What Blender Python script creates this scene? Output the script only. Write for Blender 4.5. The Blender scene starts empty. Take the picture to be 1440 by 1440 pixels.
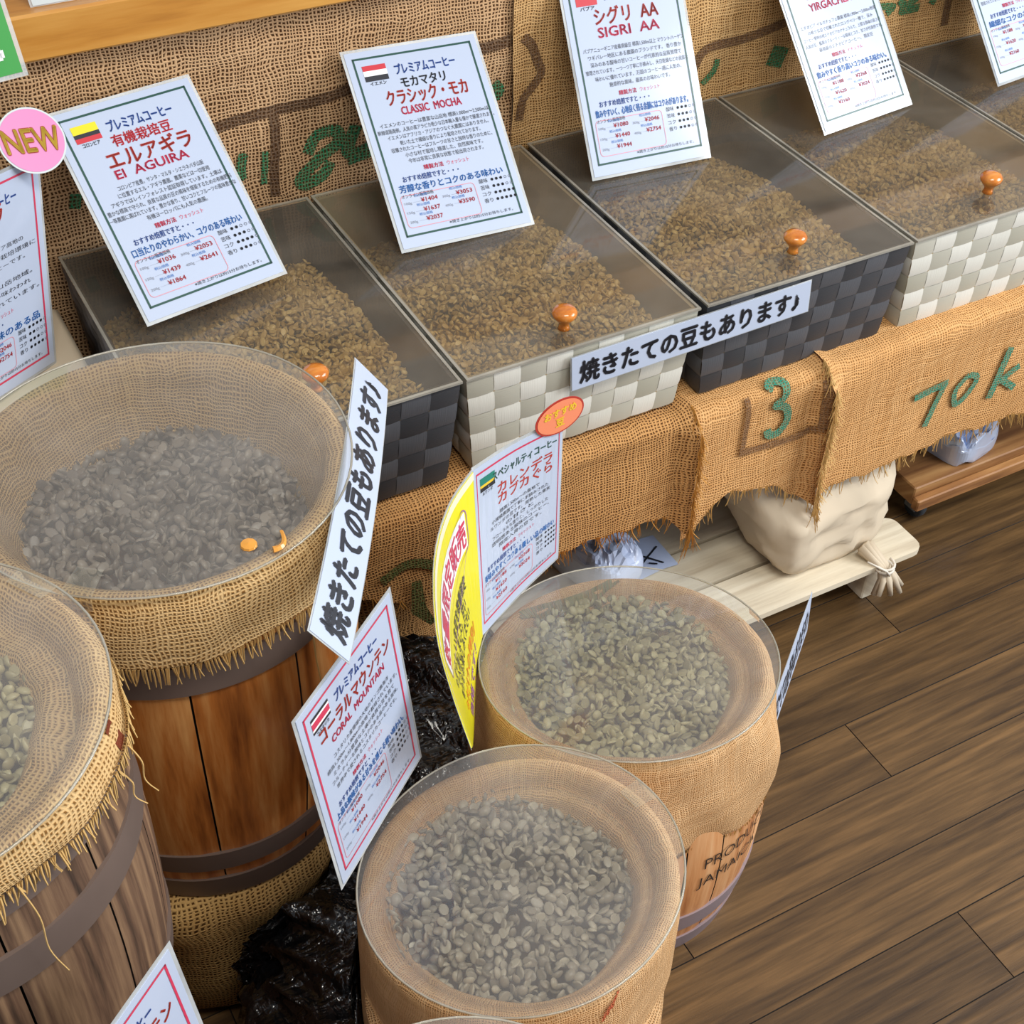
import bpy, math, random
import numpy as np
from mathutils import Vector, Matrix
random.seed(7); RNG = np.random.default_rng(7)
S = bpy.context.scene; C = S.collection
PI = math.pi
# ------------------------------------------------------------------ camera
cd = bpy.data.cameras.new('camera'); cam = bpy.data.objects.new('camera', cd); C.objects.link(cam); S.camera = cam
RT_ = (0.87677284, -0.48017747, 0.0264383); DN_ = (-0.30796056, -0.60284145, -0.73603157); FW_ = (0.36936388, 0.63719054, -0.67643074)
M4 = Matrix(((RT_[0], -DN_[0], -FW_[0], 0), (RT_[1], -DN_[1], -FW_[1], 0), (RT_[2], -DN_[2], -FW_[2], 1.55), (0, 0, 0, 1)))
cam.matrix_world = M4
cd.sensor_width = 36; cd.lens = 50.0; cd.clip_start = .02; cd.clip_end = 50
# ------------------------------------------------------------------ world, lights, exposure
W = bpy.data.worlds.new('World'); S.world = W; W.use_nodes = True
W.node_tree.nodes['Background'].inputs[0].default_value = (.80, .88, 1.0, 1); W.node_tree.nodes['Background'].inputs[1].default_value = .42
def area(name, loc, target, sx, sy, power, col):
    l = bpy.data.lights.new(name, 'AREA'); l.shape = 'RECTANGLE'; l.size = sx; l.size_y = sy; l.energy = power; l.color = col
    o = bpy.data.objects.new(name, l); C.objects.link(o); o.location = loc
    o.rotation_euler = (Vector(target) - Vector(loc)).to_track_quat('-Z', 'Y').to_euler(); return o
area('window_light', (3.0, -.35, 1.75), (.7, 1.0, .35), 1.7, 1.5, 78, (.93, .96, 1.0))
area('ceiling_light', (.55, -.1, 2.75), (.75, 1.0, .4), 1.3, .5, 34, (1.0, .95, .86))
S.view_settings.view_transform = 'Standard'; S.view_settings.look = 'None'; S.view_settings.gamma = 1; S.view_settings.use_curve_mapping = False
S.view_settings.exposure = 0.2
# ------------------------------------------------------------------ helpers
def lin(h):
    h = h.lstrip('#'); v = [int(h[i:i+2], 16)/255 for i in (0, 2, 4)]
    return tuple(x/12.92 if x <= .04045 else ((x+.055)/1.055)**2.4 for x in v) + (1,)
class NT:
    def __init__(s, name):
        s.m = bpy.data.materials.new(name); s.m.use_nodes = True; s.t = s.m.node_tree; s.n = s.t.nodes
        s.bsdf = s.n['Principled BSDF']; s.out = s.n['Material Output']
    def new(s, t, **k):
        x = s.n.new(t)
        for a, b in k.items(): setattr(x, a, b)
        return x
    def link(s, a, b): s.t.links.new(a, b)
    def put(s, sock, v):
        if hasattr(v, 'is_linked'): s.link(v, sock)
        else: sock.default_value = v
    def math(s, op, a, b=0.0, c=None):
        x = s.new('ShaderNodeMath', operation=op); s.put(x.inputs[0], a); s.put(x.inputs[1], b)
        if c is not None: s.put(x.inputs[2], c)
        return x.outputs[0]
    def vmath(s, op, a, b):
        x = s.new('ShaderNodeVectorMath', operation=op); s.put(x.inputs[0], a); s.put(x.inputs[1], b); return x.outputs[0]
    def mix(s, f, a, b, mode='MIX'):
        x = s.new('ShaderNodeMix', data_type='RGBA', blend_type=mode); s.put(x.inputs[0], f); s.put(x.inputs[6], a); s.put(x.inputs[7], b); return x.outputs[2]
    def noise(s, vec, scale, detail=3, rough=.5, out=0, dim='3D'):
        x = s.new('ShaderNodeTexNoise', noise_dimensions=dim); s.put(x.inputs['Vector'], vec); x.inputs['Scale'].default_value = scale
        x.inputs['Detail'].default_value = detail; x.inputs['Roughness'].default_value = rough; return x.outputs[out]
    def ramp(s, f, stops):
        x = s.new('ShaderNodeValToRGB'); e = x.color_ramp.elements
        while len(e) < len(stops): e.new(.5)
        for i, (p, c) in enumerate(stops): e[i].position = p; e[i].color = c if len(c) == 4 else tuple(c)+(1,)
        s.put(x.inputs[0], f); return x.outputs[0]
    def uv(s): return s.new('ShaderNodeTexCoord').outputs['UV']
    def obj(s): return s.new('ShaderNodeTexCoord').outputs['Object']
    def attr(s, n): return s.new('ShaderNodeAttribute', attribute_name=n).outputs['Fac']
    def bump(s, h, dist, strength=1.0):
        x = s.new('ShaderNodeBump'); x.inputs['Distance'].default_value = dist; x.inputs['Strength'].default_value = strength; s.link(h, x.inputs['Height'])
        s.link(x.outputs[0], s.bsdf.inputs['Normal']); return x
    def mapping(s, vec, sc):
        x = s.new('ShaderNodeMapping'); s.link(vec, x.inputs[0]); x.inputs['Scale'].default_value = sc; return x.outputs[0]
def plain(name, hexc, rough=.5, metal=0., coat=0., spec=.5, var=0., vscale=30, trans=None):
    n = NT(name); b = n.bsdf; b.inputs['Base Color'].default_value = lin(hexc); b.inputs['Roughness'].default_value = rough
    b.inputs['Metallic'].default_value = metal; b.inputs['Coat Weight'].default_value = coat; b.inputs['Coat Roughness'].default_value = .08
    b.inputs['Specular IOR Level'].default_value = spec
    if var:
        f = n.noise(n.obj(), vscale, 4); c = lin(hexc)
        n.link(n.mix(f, tuple(x*(1-var) for x in c[:3])+(1,), tuple(min(1, x*(1+var)) for x in c[:3])+(1,)), b.inputs['Base Color'])
    return n.m
def clear(name, tint=(.93, .95, .94), haze=.06, hazecol=(.8, .82, .84), rough=.04, ior=1.49, bumpy=0):
    """thin clear plastic sheet: see-through with fresnel gloss and a little milkiness"""
    n = NT(name); n.n.remove(n.bsdf)
    tr = n.new('ShaderNodeBsdfTransparent'); tr.inputs[0].default_value = tint+(1,)
    gl = n.new('ShaderNodeBsdfGlossy'); gl.inputs['Roughness'].default_value = rough; gl.inputs[0].default_value = (1, 1, 1, 1)
    df = n.new('ShaderNodeBsdfDiffuse'); df.inputs[0].default_value = hazecol+(1,)
    fr = n.new('ShaderNodeFresnel'); fr.inputs[0].default_value = ior
    if bumpy:
        bp = n.new('ShaderNodeBump'); bp.inputs['Distance'].default_value = .004; bp.inputs['Strength'].default_value = bumpy
        n.link(n.noise(n.obj(), 14, 2), bp.inputs['Height']); n.link(bp.outputs[0], gl.inputs['Normal']); n.link(bp.outputs[0], fr.inputs['Normal'])
    m1 = n.new('ShaderNodeMixShader'); f2 = n.noise(n.obj(), 9, 4, .6)
    n.put(m1.inputs[0], n.math('MULTIPLY', f2, haze*2)); n.link(tr.outputs[0], m1.inputs[1]); n.link(df.outputs[0], m1.inputs[2])
    m2 = n.new('ShaderNodeMixShader'); n.link(fr.outputs[0], m2.inputs[0]); n.link(m1.outputs[0], m2.inputs[1]); n.link(gl.outputs[0], m2.inputs[2])
    n.link(m2.outputs[0], n.out.inputs[0]); return n.m
def burlap(name, c1, c2, dark, p=.0046, hole=.5, ink=None):
    n = NT(name); uv = n.uv()
    d = n.vmath('SUBTRACT', n.noise(uv, 22, 2, .5, 1), (.5, .5, .5)); d2 = n.vmath('SUBTRACT', n.noise(uv, 130, 1, .5, 1), (.5, .5, .5))
    w = n.vmath('ADD', uv, n.vmath('ADD', n.vmath('MULTIPLY', d, (.018, .018, 0)), n.vmath('MULTIPLY', d2, (.0016, .0016, 0))))
    sp = n.new('ShaderNodeSeparateXYZ'); n.link(w, sp.inputs[0]); u, v = sp.outputs[0], sp.outputs[1]; k = 2*PI/p
    a = n.math('MULTIPLY_ADD', n.math('COSINE', n.math('MULTIPLY', u, k)), .5, .5); b = n.math('MULTIPLY_ADD', n.math('COSINE', n.math('MULTIPLY', v, k)), .5, .5)
    # each thread has its own thickness
    tu = n.noise(n.mapping(w, (1/p*.9, 5, 1)), 1, 1); tv = n.noise(n.mapping(w, (5, 1/p*.9, 1)), 1, 1)
    a2 = n.math('ADD', a, n.math('MULTIPLY_ADD', tu, 1.1, -.55)); b2 = n.math('ADD', b, n.math('MULTIPLY_ADD', tv, 1.1, -.55))
    s = n.math('MULTIPLY', n.math('SINE', n.math('MULTIPLY', u, k/2)), n.math('SINE', n.math('MULTIPLY', v, k/2)))
    over = n.math('MAXIMUM', n.math('MULTIPLY', a2, n.math('MULTIPLY_ADD', s, .3, .7)), n.math('MULTIPLY', b2, n.math('MULTIPLY_ADD', s, -.3, .7)))
    mr = n.new('ShaderNodeMapRange'); n.link(over, mr.inputs[0]); mr.inputs[1].default_value = .05+.42*hole; mr.inputs[2].default_value = .28+.42*hole; mr.clamp = True
    big = n.noise(uv, 7, 3)
    base = n.mix(n.math('MULTIPLY_ADD', n.math('ADD', tu, tv), .9, -.4), lin(c1), lin(c2)); base = n.mix(n.math('MULTIPLY', big, .55), base, lin(c1))
    if ink: base = n.mix(n.math('MULTIPLY_ADD', n.noise(uv, 220, 2), .9, .42), base, lin(ink))
    col = n.mix(mr.outputs[0], lin(dark), base)
    n.link(col, n.bsdf.inputs['Base Color']); n.bsdf.inputs['Roughness'].default_value = .9; n.bsdf.inputs['Specular IOR Level'].default_value = .15
    n.bump(over, .0016, .9); return n.m
def wood(name, c1, c2, c3, axis=(2.2, 30, 30), rough=.5, tint=True, uvmap=False, coat=0., ringy=.6, spec=.4):
    n = NT(name); co = n.uv() if uvmap else n.obj()
    q = n.mapping(co, axis)
    f1 = n.noise(q, 1.0, 5, .6); f2 = n.noise(n.mapping(co, tuple(x*4 for x in axis)), 1.0, 3, .6)
    ring = n.math('MULTIPLY_ADD', n.math('SINE', n.math('MULTIPLY', n.noise(n.mapping(co, tuple(x*.35 for x in axis)), 1.0, 2, .5), 42)), .5, .5)
    f = n.math('ADD', n.math('MULTIPLY', f1, .9), n.math('ADD', n.math('MULTIPLY', f2, .35), n.math('MULTIPLY', ring, .35*ringy)))
    f = n.math('SUBTRACT', f, .22)
    col = n.ramp(f, [(.25, lin(c1)), (.5, lin(c2)), (.8, lin(c3))])
    if tint:
        t = n.math('MULTIPLY_ADD', n.attr('tint'), .5, .75)
        cc = n.new('ShaderNodeCombineXYZ'); [n.link(t, cc.inputs[i]) for i in range(3)]
        col = n.mix(1.0, col, cc.outputs[0], 'MULTIPLY')
    n.link(col, n.bsdf.inputs['Base Color']); n.bsdf.inputs['Roughness'].default_value = rough; n.bsdf.inputs['Coat Weight'].default_value = coat; n.bsdf.inputs['Coat Roughness'].default_value = .15
    n.bsdf.inputs['Specular IOR Level'].default_value = spec
    n.bump(f, .0012, .5); return n.m
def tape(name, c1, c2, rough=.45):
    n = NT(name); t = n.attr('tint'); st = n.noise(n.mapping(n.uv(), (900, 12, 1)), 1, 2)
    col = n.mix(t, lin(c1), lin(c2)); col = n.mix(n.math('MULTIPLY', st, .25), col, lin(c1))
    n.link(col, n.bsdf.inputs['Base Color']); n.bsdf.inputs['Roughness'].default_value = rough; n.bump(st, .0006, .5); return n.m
def beanmat(name, c1, c2, c3):
    n = NT(name); t = n.attr('tint'); f = n.noise(n.obj(), 260, 2)
    col = n.ramp(t, [(0, lin(c1)), (.55, lin(c2)), (1, lin(c3))]); col = n.mix(n.math('MULTIPLY', f, .3), col, lin(c1))
    n.link(col, n.bsdf.inputs['Base Color']); n.bsdf.inputs['Roughness'].default_value = .42; return n.m

def mesh(name, verts, faces, mats, parent=None, mi=None, uv=None, tint=None, smooth=False):
    me = bpy.data.meshes.new(name); me.from_pydata([tuple(v) for v in verts], [], faces)
    for m in (mats if isinstance(mats, (list, tuple)) else [mats]): me.materials.append(m)
    if mi is not None: me.polygons.foreach_set('material_index', mi)
    if uv is not None:
        l = me.uv_layers.new(name='UVMap'); vi = np.empty(len(me.loops), np.int32); me.loops.foreach_get('vertex_index', vi)
        l.data.foreach_set('uv', np.asarray(uv, np.float32)[vi].ravel())
    if tint is not None:
        a = me.attributes.new('tint', 'FLOAT', 'POINT'); a.data.foreach_set('value', np.asarray(tint, np.float32))
    if smooth: me.polygons.foreach_set('use_smooth', [True]*len(me.polygons))
    me.update(); o = bpy.data.objects.new(name, me); C.objects.link(o)
    if parent is not None:
        o.parent = parent; o.matrix_parent_inverse = Matrix.Translation(-Vector(parent.location)) if parent.parent is None else Matrix.Identity(4)
    return o
def tag(o, label, cat, group=None, kind=None):
    o['label'] = label; o['category'] = cat
    if group: o['group'] = group
    if kind: o['kind'] = kind
    return o
def thing(name, loc, label, cat, group=None):
    o = bpy.data.objects.new(name, None); o.empty_display_size = .05; C.objects.link(o); o.location = loc; return tag(o, label, cat, group)
def structure(o): o['kind'] = 'structure'; return o
class MB:
    def __init__(s): s.v = []; s.f = []; s.mi = []; s.uv = []; s.t = []
    def add(s, vs, fs, mi=0, uv=None, tint=.5):
        b = len(s.v); s.v += [tuple(x) for x in vs]; s.f += [tuple(b+i for i in f) for f in fs]; s.mi += [mi]*len(fs)
        s.uv += list(uv) if uv is not None else [(x[0], x[1]) for x in vs]
        s.t += list(tint) if hasattr(tint, '__len__') else [tint]*len(vs)
    def box(s, lo, hi, mi=0, tint=.5, bev=0.0, axis=0):
        (x0, y0, z0), (x1, y1, z1) = lo, hi; b = bev
        if b <= 0:
            vs = [(x, y, z) for z in (z0, z1) for y in (y0, y1) for x in (x0, x1)]
            fs = [(0, 2, 3, 1), (4, 5, 7, 6), (0, 1, 5, 4), (2, 6, 7, 3), (0, 4, 6, 2), (1, 3, 7, 5)]
        else:
            vs = []; 
            for z, q in ((z0, b), (z0+b, 0), (z1-b, 0), (z1, b)):
                vs += [(x0+q+b, y0+q, z), (x1-q-b, y0+q, z), (x1-q, y0+q+b, z), (x1-q, y1-q-b, z), (x1-q-b, y1-q, z), (x0+q+b, y1-q, z), (x0+q, y1-q-b, z), (x0+q, y0+q+b, z)]
            fs = [tuple(range(7, -1, -1)), tuple(range(24, 32))]
            for r in range(3): fs += [(r*8+i, r*8+(i+1) % 8, r*8+8+(i+1) % 8, r*8+8+i) for i in range(8)]
        if axis == 0: uv = [(v[0], v[1]+v[2]) for v in vs]
        elif axis == 1: uv = [(v[1], v[0]+v[2]) for v in vs]
        else: uv = [(v[2], v[0]+v[1]) for v in vs]
        o = (random.random()*20, random.random()*20)
        s.add(vs, fs, mi, [(a+o[0], c+o[1]) for a, c in uv], tint)
    def tube(s, pts, r0, r1=None, n=5, mi=0, tint=.5, cap=True):
        pts = [Vector(p) for p in pts]; r1 = r0 if r1 is None else r1; vs = []; fs = []; uv = []; L = 0
        for i, p in enumerate(pts):
            d = (pts[min(i+1, len(pts)-1)]-pts[max(i-1, 0)]).normalized(); a = d.cross(Vector((0, 0, 1)) if abs(d.z) < .9 else Vector((1, 0, 0))).normalized(); b = d.cross(a)
            r = r0+(r1-r0)*i/(len(pts)-1)
            if i: L += (p-pts[i-1]).length
            for k in range(n):
                t = 2*PI*k/n; vs.append(p+(a*math.cos(t)+b*math.sin(t))*r); uv.append((L, k*.002))
        for i in range(len(pts)-1): fs += [(i*n+k, i*n+(k+1) % n, i*n+n+(k+1) % n, i*n+n+k) for k in range(n)]
        if cap: fs += [tuple(range(n-1, -1, -1)), tuple(range((len(pts)-1)*n, len(pts)*n))]
        s.add(vs, fs, mi, uv, tint)
    def lathe(s, prof, c, n=48, mi=0, tint=.5, close=False, rf=None, tilt=(0, 0)):
        """prof: (r, z) pairs around the axis at c; rf(angle, i) scales the radius"""
        vs = []; uv = []; fs = []; L = 0; m = len(prof)
        for i, (r, z) in enumerate(prof):
            if i: L += math.hypot(r-prof[i-1][0], z-prof[i-1][1])
            for k in range(n+1):
                t = 2*PI*k/n; q = r*(rf(t, i) if rf else 1); x, y = q*math.cos(t), q*math.sin(t)
                vs.append((c[0]+x, c[1]+y, c[2]+z+tilt[0]*x+tilt[1]*y)); uv.append((t*max(p[0] for p in prof), L))
        for i in range(m-1 if not close else m):
            j = (i+1) % m; fs += [(i*(n+1)+k, i*(n+1)+k+1, j*(n+1)+k+1, j*(n+1)+k) for k in range(n)]
        s.add(vs, fs, mi, uv, tint)
    def build(s, name, mats, parent=None, smooth=False, sharp=0):
        o = mesh(name, s.v, s.f, mats, parent, s.mi, s.uv, s.t, smooth)
        if sharp: o.data.set_sharp_from_angle(angle=sharp)
        return o
def grid(fn, us, vs, uvf=None):
    """surface fn(u, v) sampled on a grid"""
    V = [fn(u, v) for v in vs for u in us]; n = len(us)
    F = [(j*n+i, j*n+i+1, (j+1)*n+i+1, (j+1)*n+i) for j in range(len(vs)-1) for i in range(n-1)]
    return V, F, [(uvf(u, v) if uvf else (u, v)) for v in vs for u in us]
# ------------------------------------------------------------------ materials
M = {}
M['floor'] = wood('dark oak laminate', '3e2d1b', '594227', '765835', (2.6, 40, 1), .38, True, True, 0, .45, .45)
M['gap'] = plain('plank gap', '1c140d', .8)
M['wall'] = plain('cream wall paint', 'b9ada0', .8, var=.05)
M['pine'] = wood('orange varnished pine', 'a66a26', 'c28537', 'd39b4c', (2.0, 22, 22), .35, False, coat=.3)
M['pale'] = wood('pale bare pine', 'b5a68e', 'cec2aa', 'ddd3bd', (2, 30, 30), .6, True, True)
M['dolly'] = wood('brown plywood', '6b4526', '8e6238', 'a97e4e', (3, 30, 30), .55, True, True)
M['oldoak'] = wood('weathered grey brown oak', '33241a', '6b4f3b', '947456', (3, 60, 60), .65, True, True, ringy=.8)
M['redoak'] = wood('orange brown barrel oak', '743b13', 'b36a2d', 'd79c5c', (3, 30, 30), .42, True, True, .1)
M['lightoak'] = wood('light orange barrel oak', 'a8683a', 'cf935f', 'dfae7d', (3, 40, 40), .5, True, True)
M['hoop'] = plain('dull brown grey hoop steel', '6c5b52', .5, .15, var=.2, vscale=18)
M['hoopl'] = plain('greyed lilac hoop steel', '94858a', .45, .15, var=.15, vscale=18)
M['dark'] = plain('dark barrel inside', '1d140e', .9)
BL = dict(
 wall=('bd946c', 'dfbb90', '4c3018', .0048, .56), wall2=('c4965f', 'e2bc86', '6a451f', .0042, .32),
 val=('cd955a', 'e9bb82', '8a5c2e', .0038, .22), vall=('b9854f', 'd8a86e', '5a381b', .0041, .36),
 tan=('c29a64', 'e8c894', '80592c', .0036, .29), lt=('d6a470', 'efcb9b', 'a9773f', .0024, .10), sack=('b58d54', 'd9b478', '553a1b', .0055, .36))
for k, v in BL.items(): M['b_'+k] = burlap('burlap '+k, v[0], v[1], v[2], v[3], v[4])
for k, ink, nm in (('wall', '1f7a54', 'g'), ('wall', '5a4638', 'k'), ('wall2', '1f7a54', 'g'), ('wall2', '6b5240', 'k'), ('val', '2a8a74', 'g'), ('val', '7a5c44', 'k'), ('vall', '4e6136', 'g'), ('lt', '6f7550', 'g'), ('lt', 'c4553a', 'r'), ('tan', 'c0503c', 'r')):
    v = BL[k]; M['ink_%s_%s' % (k, nm)] = burlap('ink on burlap %s %s' % (k, nm), v[0], v[1], v[2], v[3], v[4], ink)
M['fringe'] = plain('jute strand', 'c9a469', .9, spec=.1, var=.15, vscale=60)
M['fringed'] = plain('dark jute strand', 'b5803f', .9, spec=.1, var=.2, vscale=60)
M['bean'] = beanmat('green coffee bean', '97793f', 'c2a060', 'dcc080')
M['beang'] = beanmat('grey green coffee bean', '7a705e', '9f9480', 'bfb49c')
M['beanl'] = beanmat('mauve grey coffee bean', '5a5047', '7d7166', '9b8f82')
M['beano'] = beanmat('olive green coffee bean', '877e5c', 'b0a67e', 'cfc69c')
M['disc'] = clear('clear plastic disc', haze=.14, hazecol=(.74, .71, .68), bumpy=.25, rough=.07)
M['acryl'] = clear('clear acrylic lid', (.94, .92, .87), .11, (.66, .60, .50), .06)
M['edge'] = clear('acrylic edge', (.75, .72, .62), .35, (.85, .80, .68), .1)
M['tapeclr'] = clear('clear sticky tape', (.97, .97, .94), .10, (.95, .95, .85), .12)
M['film'] = clear('laminating film', (.95, .97, .97), .45, (.92, .95, .95), .05)
M['knob'] = wood('varnished orange knob', 'b5611c', 'd07a28', 'e0923c', (20, 60, 60), .18, False, coat=.8)
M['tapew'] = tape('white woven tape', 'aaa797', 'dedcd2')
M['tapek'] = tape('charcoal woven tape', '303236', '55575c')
M['inw'] = plain('beige basket lining', 'a39273', .7); M['ink'] = plain('dark basket lining', '443d36', .7)
M['paper'] = plain('bluish white card', 'b8c3d8', .35, coat=.5)
M['edgew'] = plain('card margin white', 'ccd4d4', .35, coat=.5)
M['yellow'] = plain('yellow card', 'e9df16', .35, coat=.4); M['cream'] = plain('cream card margin', 'efe8c4', .4, coat=.4)
M['pink'] = plain('pink card', 'd884b6', .35, coat=.4); M['orange'] = plain('salmon orange card', 'ee8a63', .35, coat=.4); M['green'] = plain('green card', '3f9a44', .35, coat=.4)
INK = dict(blue='2b4f9a', bright='2e6fb8', red='c8323c', dred='b23326', black='2a2c33', dgreen='1c4a3f', crim='cc3355', pinkl='e0909c', grey='888c98', gold='b98a3a', ylw='e8d820', purple='9a5aa0', fblack='22242c', fgreen='1f7a6a', fwhite='f4f4f4', dgold='e8c030')
for k, v in INK.items(): M['i_'+k] = plain('print '+k, v, .4, coat=.3)
def crinkle():
    n = NT('black plastic bag'); b = n.bsdf; b.inputs['Base Color'].default_value = lin('0d0d0f'); b.inputs['Roughness'].default_value = .1; b.inputs['Coat Weight'].default_value = .6; b.inputs['Coat Roughness'].default_value = .05; b.inputs['Specular IOR Level'].default_value = .75
    co = n.obj(); r = [n.math('ABSOLUTE', n.math('SUBTRACT', n.noise(n.mapping(co, s), 1, 2, .5), .5)) for s in ((18, 60, 30), (55, 20, 40), (110, 90, 100))]
    h = n.math('ADD', n.math('ADD', r[0], r[1]), n.math('MULTIPLY', r[2], .05)); n.bump(h, .012, 1.0); return n.m
M['bag'] = crinkle(); M['kraft'] = plain('beige kraft paper', 'cbbba2', .75, var=.08, vscale=12)
M['cord'] = plain('white twist cord', 'dcd4c6', .7); M['silver'] = plain('pale blue silver packet', 'c6d2ea', .25, .4, var=.2, vscale=20)
M['label'] = plain('pale blue printed packet', 'b9c6e2', .4, coat=.3); M['zinc'] = plain('zinc plated steel', '9aa4b0', .35, .8); M['rubber'] = plain('dark grey rubber', '2c3238', .6)
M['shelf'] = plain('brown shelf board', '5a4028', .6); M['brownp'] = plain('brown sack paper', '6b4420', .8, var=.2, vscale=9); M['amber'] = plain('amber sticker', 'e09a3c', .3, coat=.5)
# ------------------------------------------------------------------ floor, walls
mb = MB(); pw = .1005; g = .0008; y = .4616-pw*9
row = 0
while y < 1.75:
    ends = {0: []}
    yc = y+pw/2
    x = -1.6+random.random()*.5; cuts = [x]
    if abs(yc-(.7625+pw/2)) < .03: cuts = [-1.5, .145, 1.05, 1.96, 2.9]
    elif abs(yc-(.4616+pw/2)) < .03: cuts = [-1.6, .08, .987, 1.9, 2.8]
    else:
        off = (.2, .62, .35)[row % 3]+random.random()*.1
        cuts = [-1.9+off+.91*k for k in range(6)]
        if abs(yc-(.562+pw/2)) < .03: cuts = [-1.9, -.5, .41, 1.72, 2.63]
        if abs(yc-(.663+pw/2)) < .03: cuts = [-1.9, -.25, .66, 1.82, 2.7]
    for a, b in zip(cuts, cuts[1:]):
        t = random.uniform(.25, .85); ou, ov = random.random()*30, random.random()*30
        z0 = -.0015; vs = [(a+g, y+g, 0), (b-g, y+g, 0), (b-g, y+pw-g, 0), (a+g, y+pw-g, 0), (a, y, z0), (b, y, z0), (b, y+pw, z0), (a, y+pw, z0)]
        mb.add(vs, [(0, 1, 2, 3), (4, 5, 1, 0), (5, 6, 2, 1), (6, 7, 3, 2), (7, 4, 0, 3)], 0, [(v[0]+ou, v[1]+ov) for v in vs], t)
        mb.mi[-4:] = [1]*4
    y += pw; row += 1
structure(mb.build('floor', [M['floor'], M['gap']]))
mb = MB(); mb.box((-1.6, 1.86, 0), (3.2, 1.94, 2.5)); structure(mb.build('wall_back', M['wall']))
# ------------------------------------------------------------------ timber ledge above the burlap
mb = MB(); mb.box((-.6, 1.572, .83), (2.6, 1.86, .884), 0, .5, .003); o = mb.build('ledge', M['pine']); tag(o, 'orange varnished pine ledge along the top of the burlap backdrop', 'ledge')
# ------------------------------------------------------------------ text and stencil tools
_gc = {}
def glyphs(s, bold=0.0):
    if (s, bold) in _gc: return _gc[(s, bold)]
    c = bpy.data.curves.new('t', 'FONT'); c.body = s; c.size = 1; c.resolution_u = 2; c.offset = bold
    o = bpy.data.objects.new('t', c); me = o.to_mesh(); V = np.array([v.co[:2] for v in me.vertices]) if len(me.vertices) else np.zeros((0, 2)); F = [tuple(p.vertices) for p in me.polygons]
    o.to_mesh_clear(); bpy.data.objects.remove(o); bpy.data.curves.remove(c)
    if len(V): V = V-[V[:, 0].min(), (V[:, 1].min()+V[:, 1].max())/2]
    _gc[(s, bold)] = (V, F); return V, F
def stroke(pts, w):
    """a brushed line as a strip of quads in 2D; w may vary along it"""
    vs = []; n = len(pts)
    for i, p in enumerate(pts):
        a = pts[max(i-1, 0)]; b = pts[min(i+1, n-1)]; dx, dy = b[0]-a[0], b[1]-a[1]; L = math.hypot(dx, dy) or 1
        ww = (w[i] if hasattr(w, '__len__') else w)/2; vs += [(p[0]-dy/L*ww, p[1]+dx/L*ww), (p[0]+dy/L*ww, p[1]-dx/L*ww)]
    return vs, [(2*i, 2*i+1, 2*i+3, 2*i+2) for i in range(n-1)]
def smooth_pts(pts, n=6):
    out = []
    P = [pts[0]]+list(pts)+[pts[-1]]
    for i in range(1, len(P)-2):
        for k in range(n):
            t = k/n; out.append(tuple(.5*((2*P[i][j])+(-P[i-1][j]+P[i+1][j])*t+(2*P[i-1][j]-5*P[i][j]+4*P[i+1][j]-P[i+2][j])*t*t+(-P[i-1][j]+3*P[i][j]-3*P[i+1][j]+P[i+2][j])*t**3) for j in range(2)))
    return out+[tuple(pts[-1])]
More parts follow.
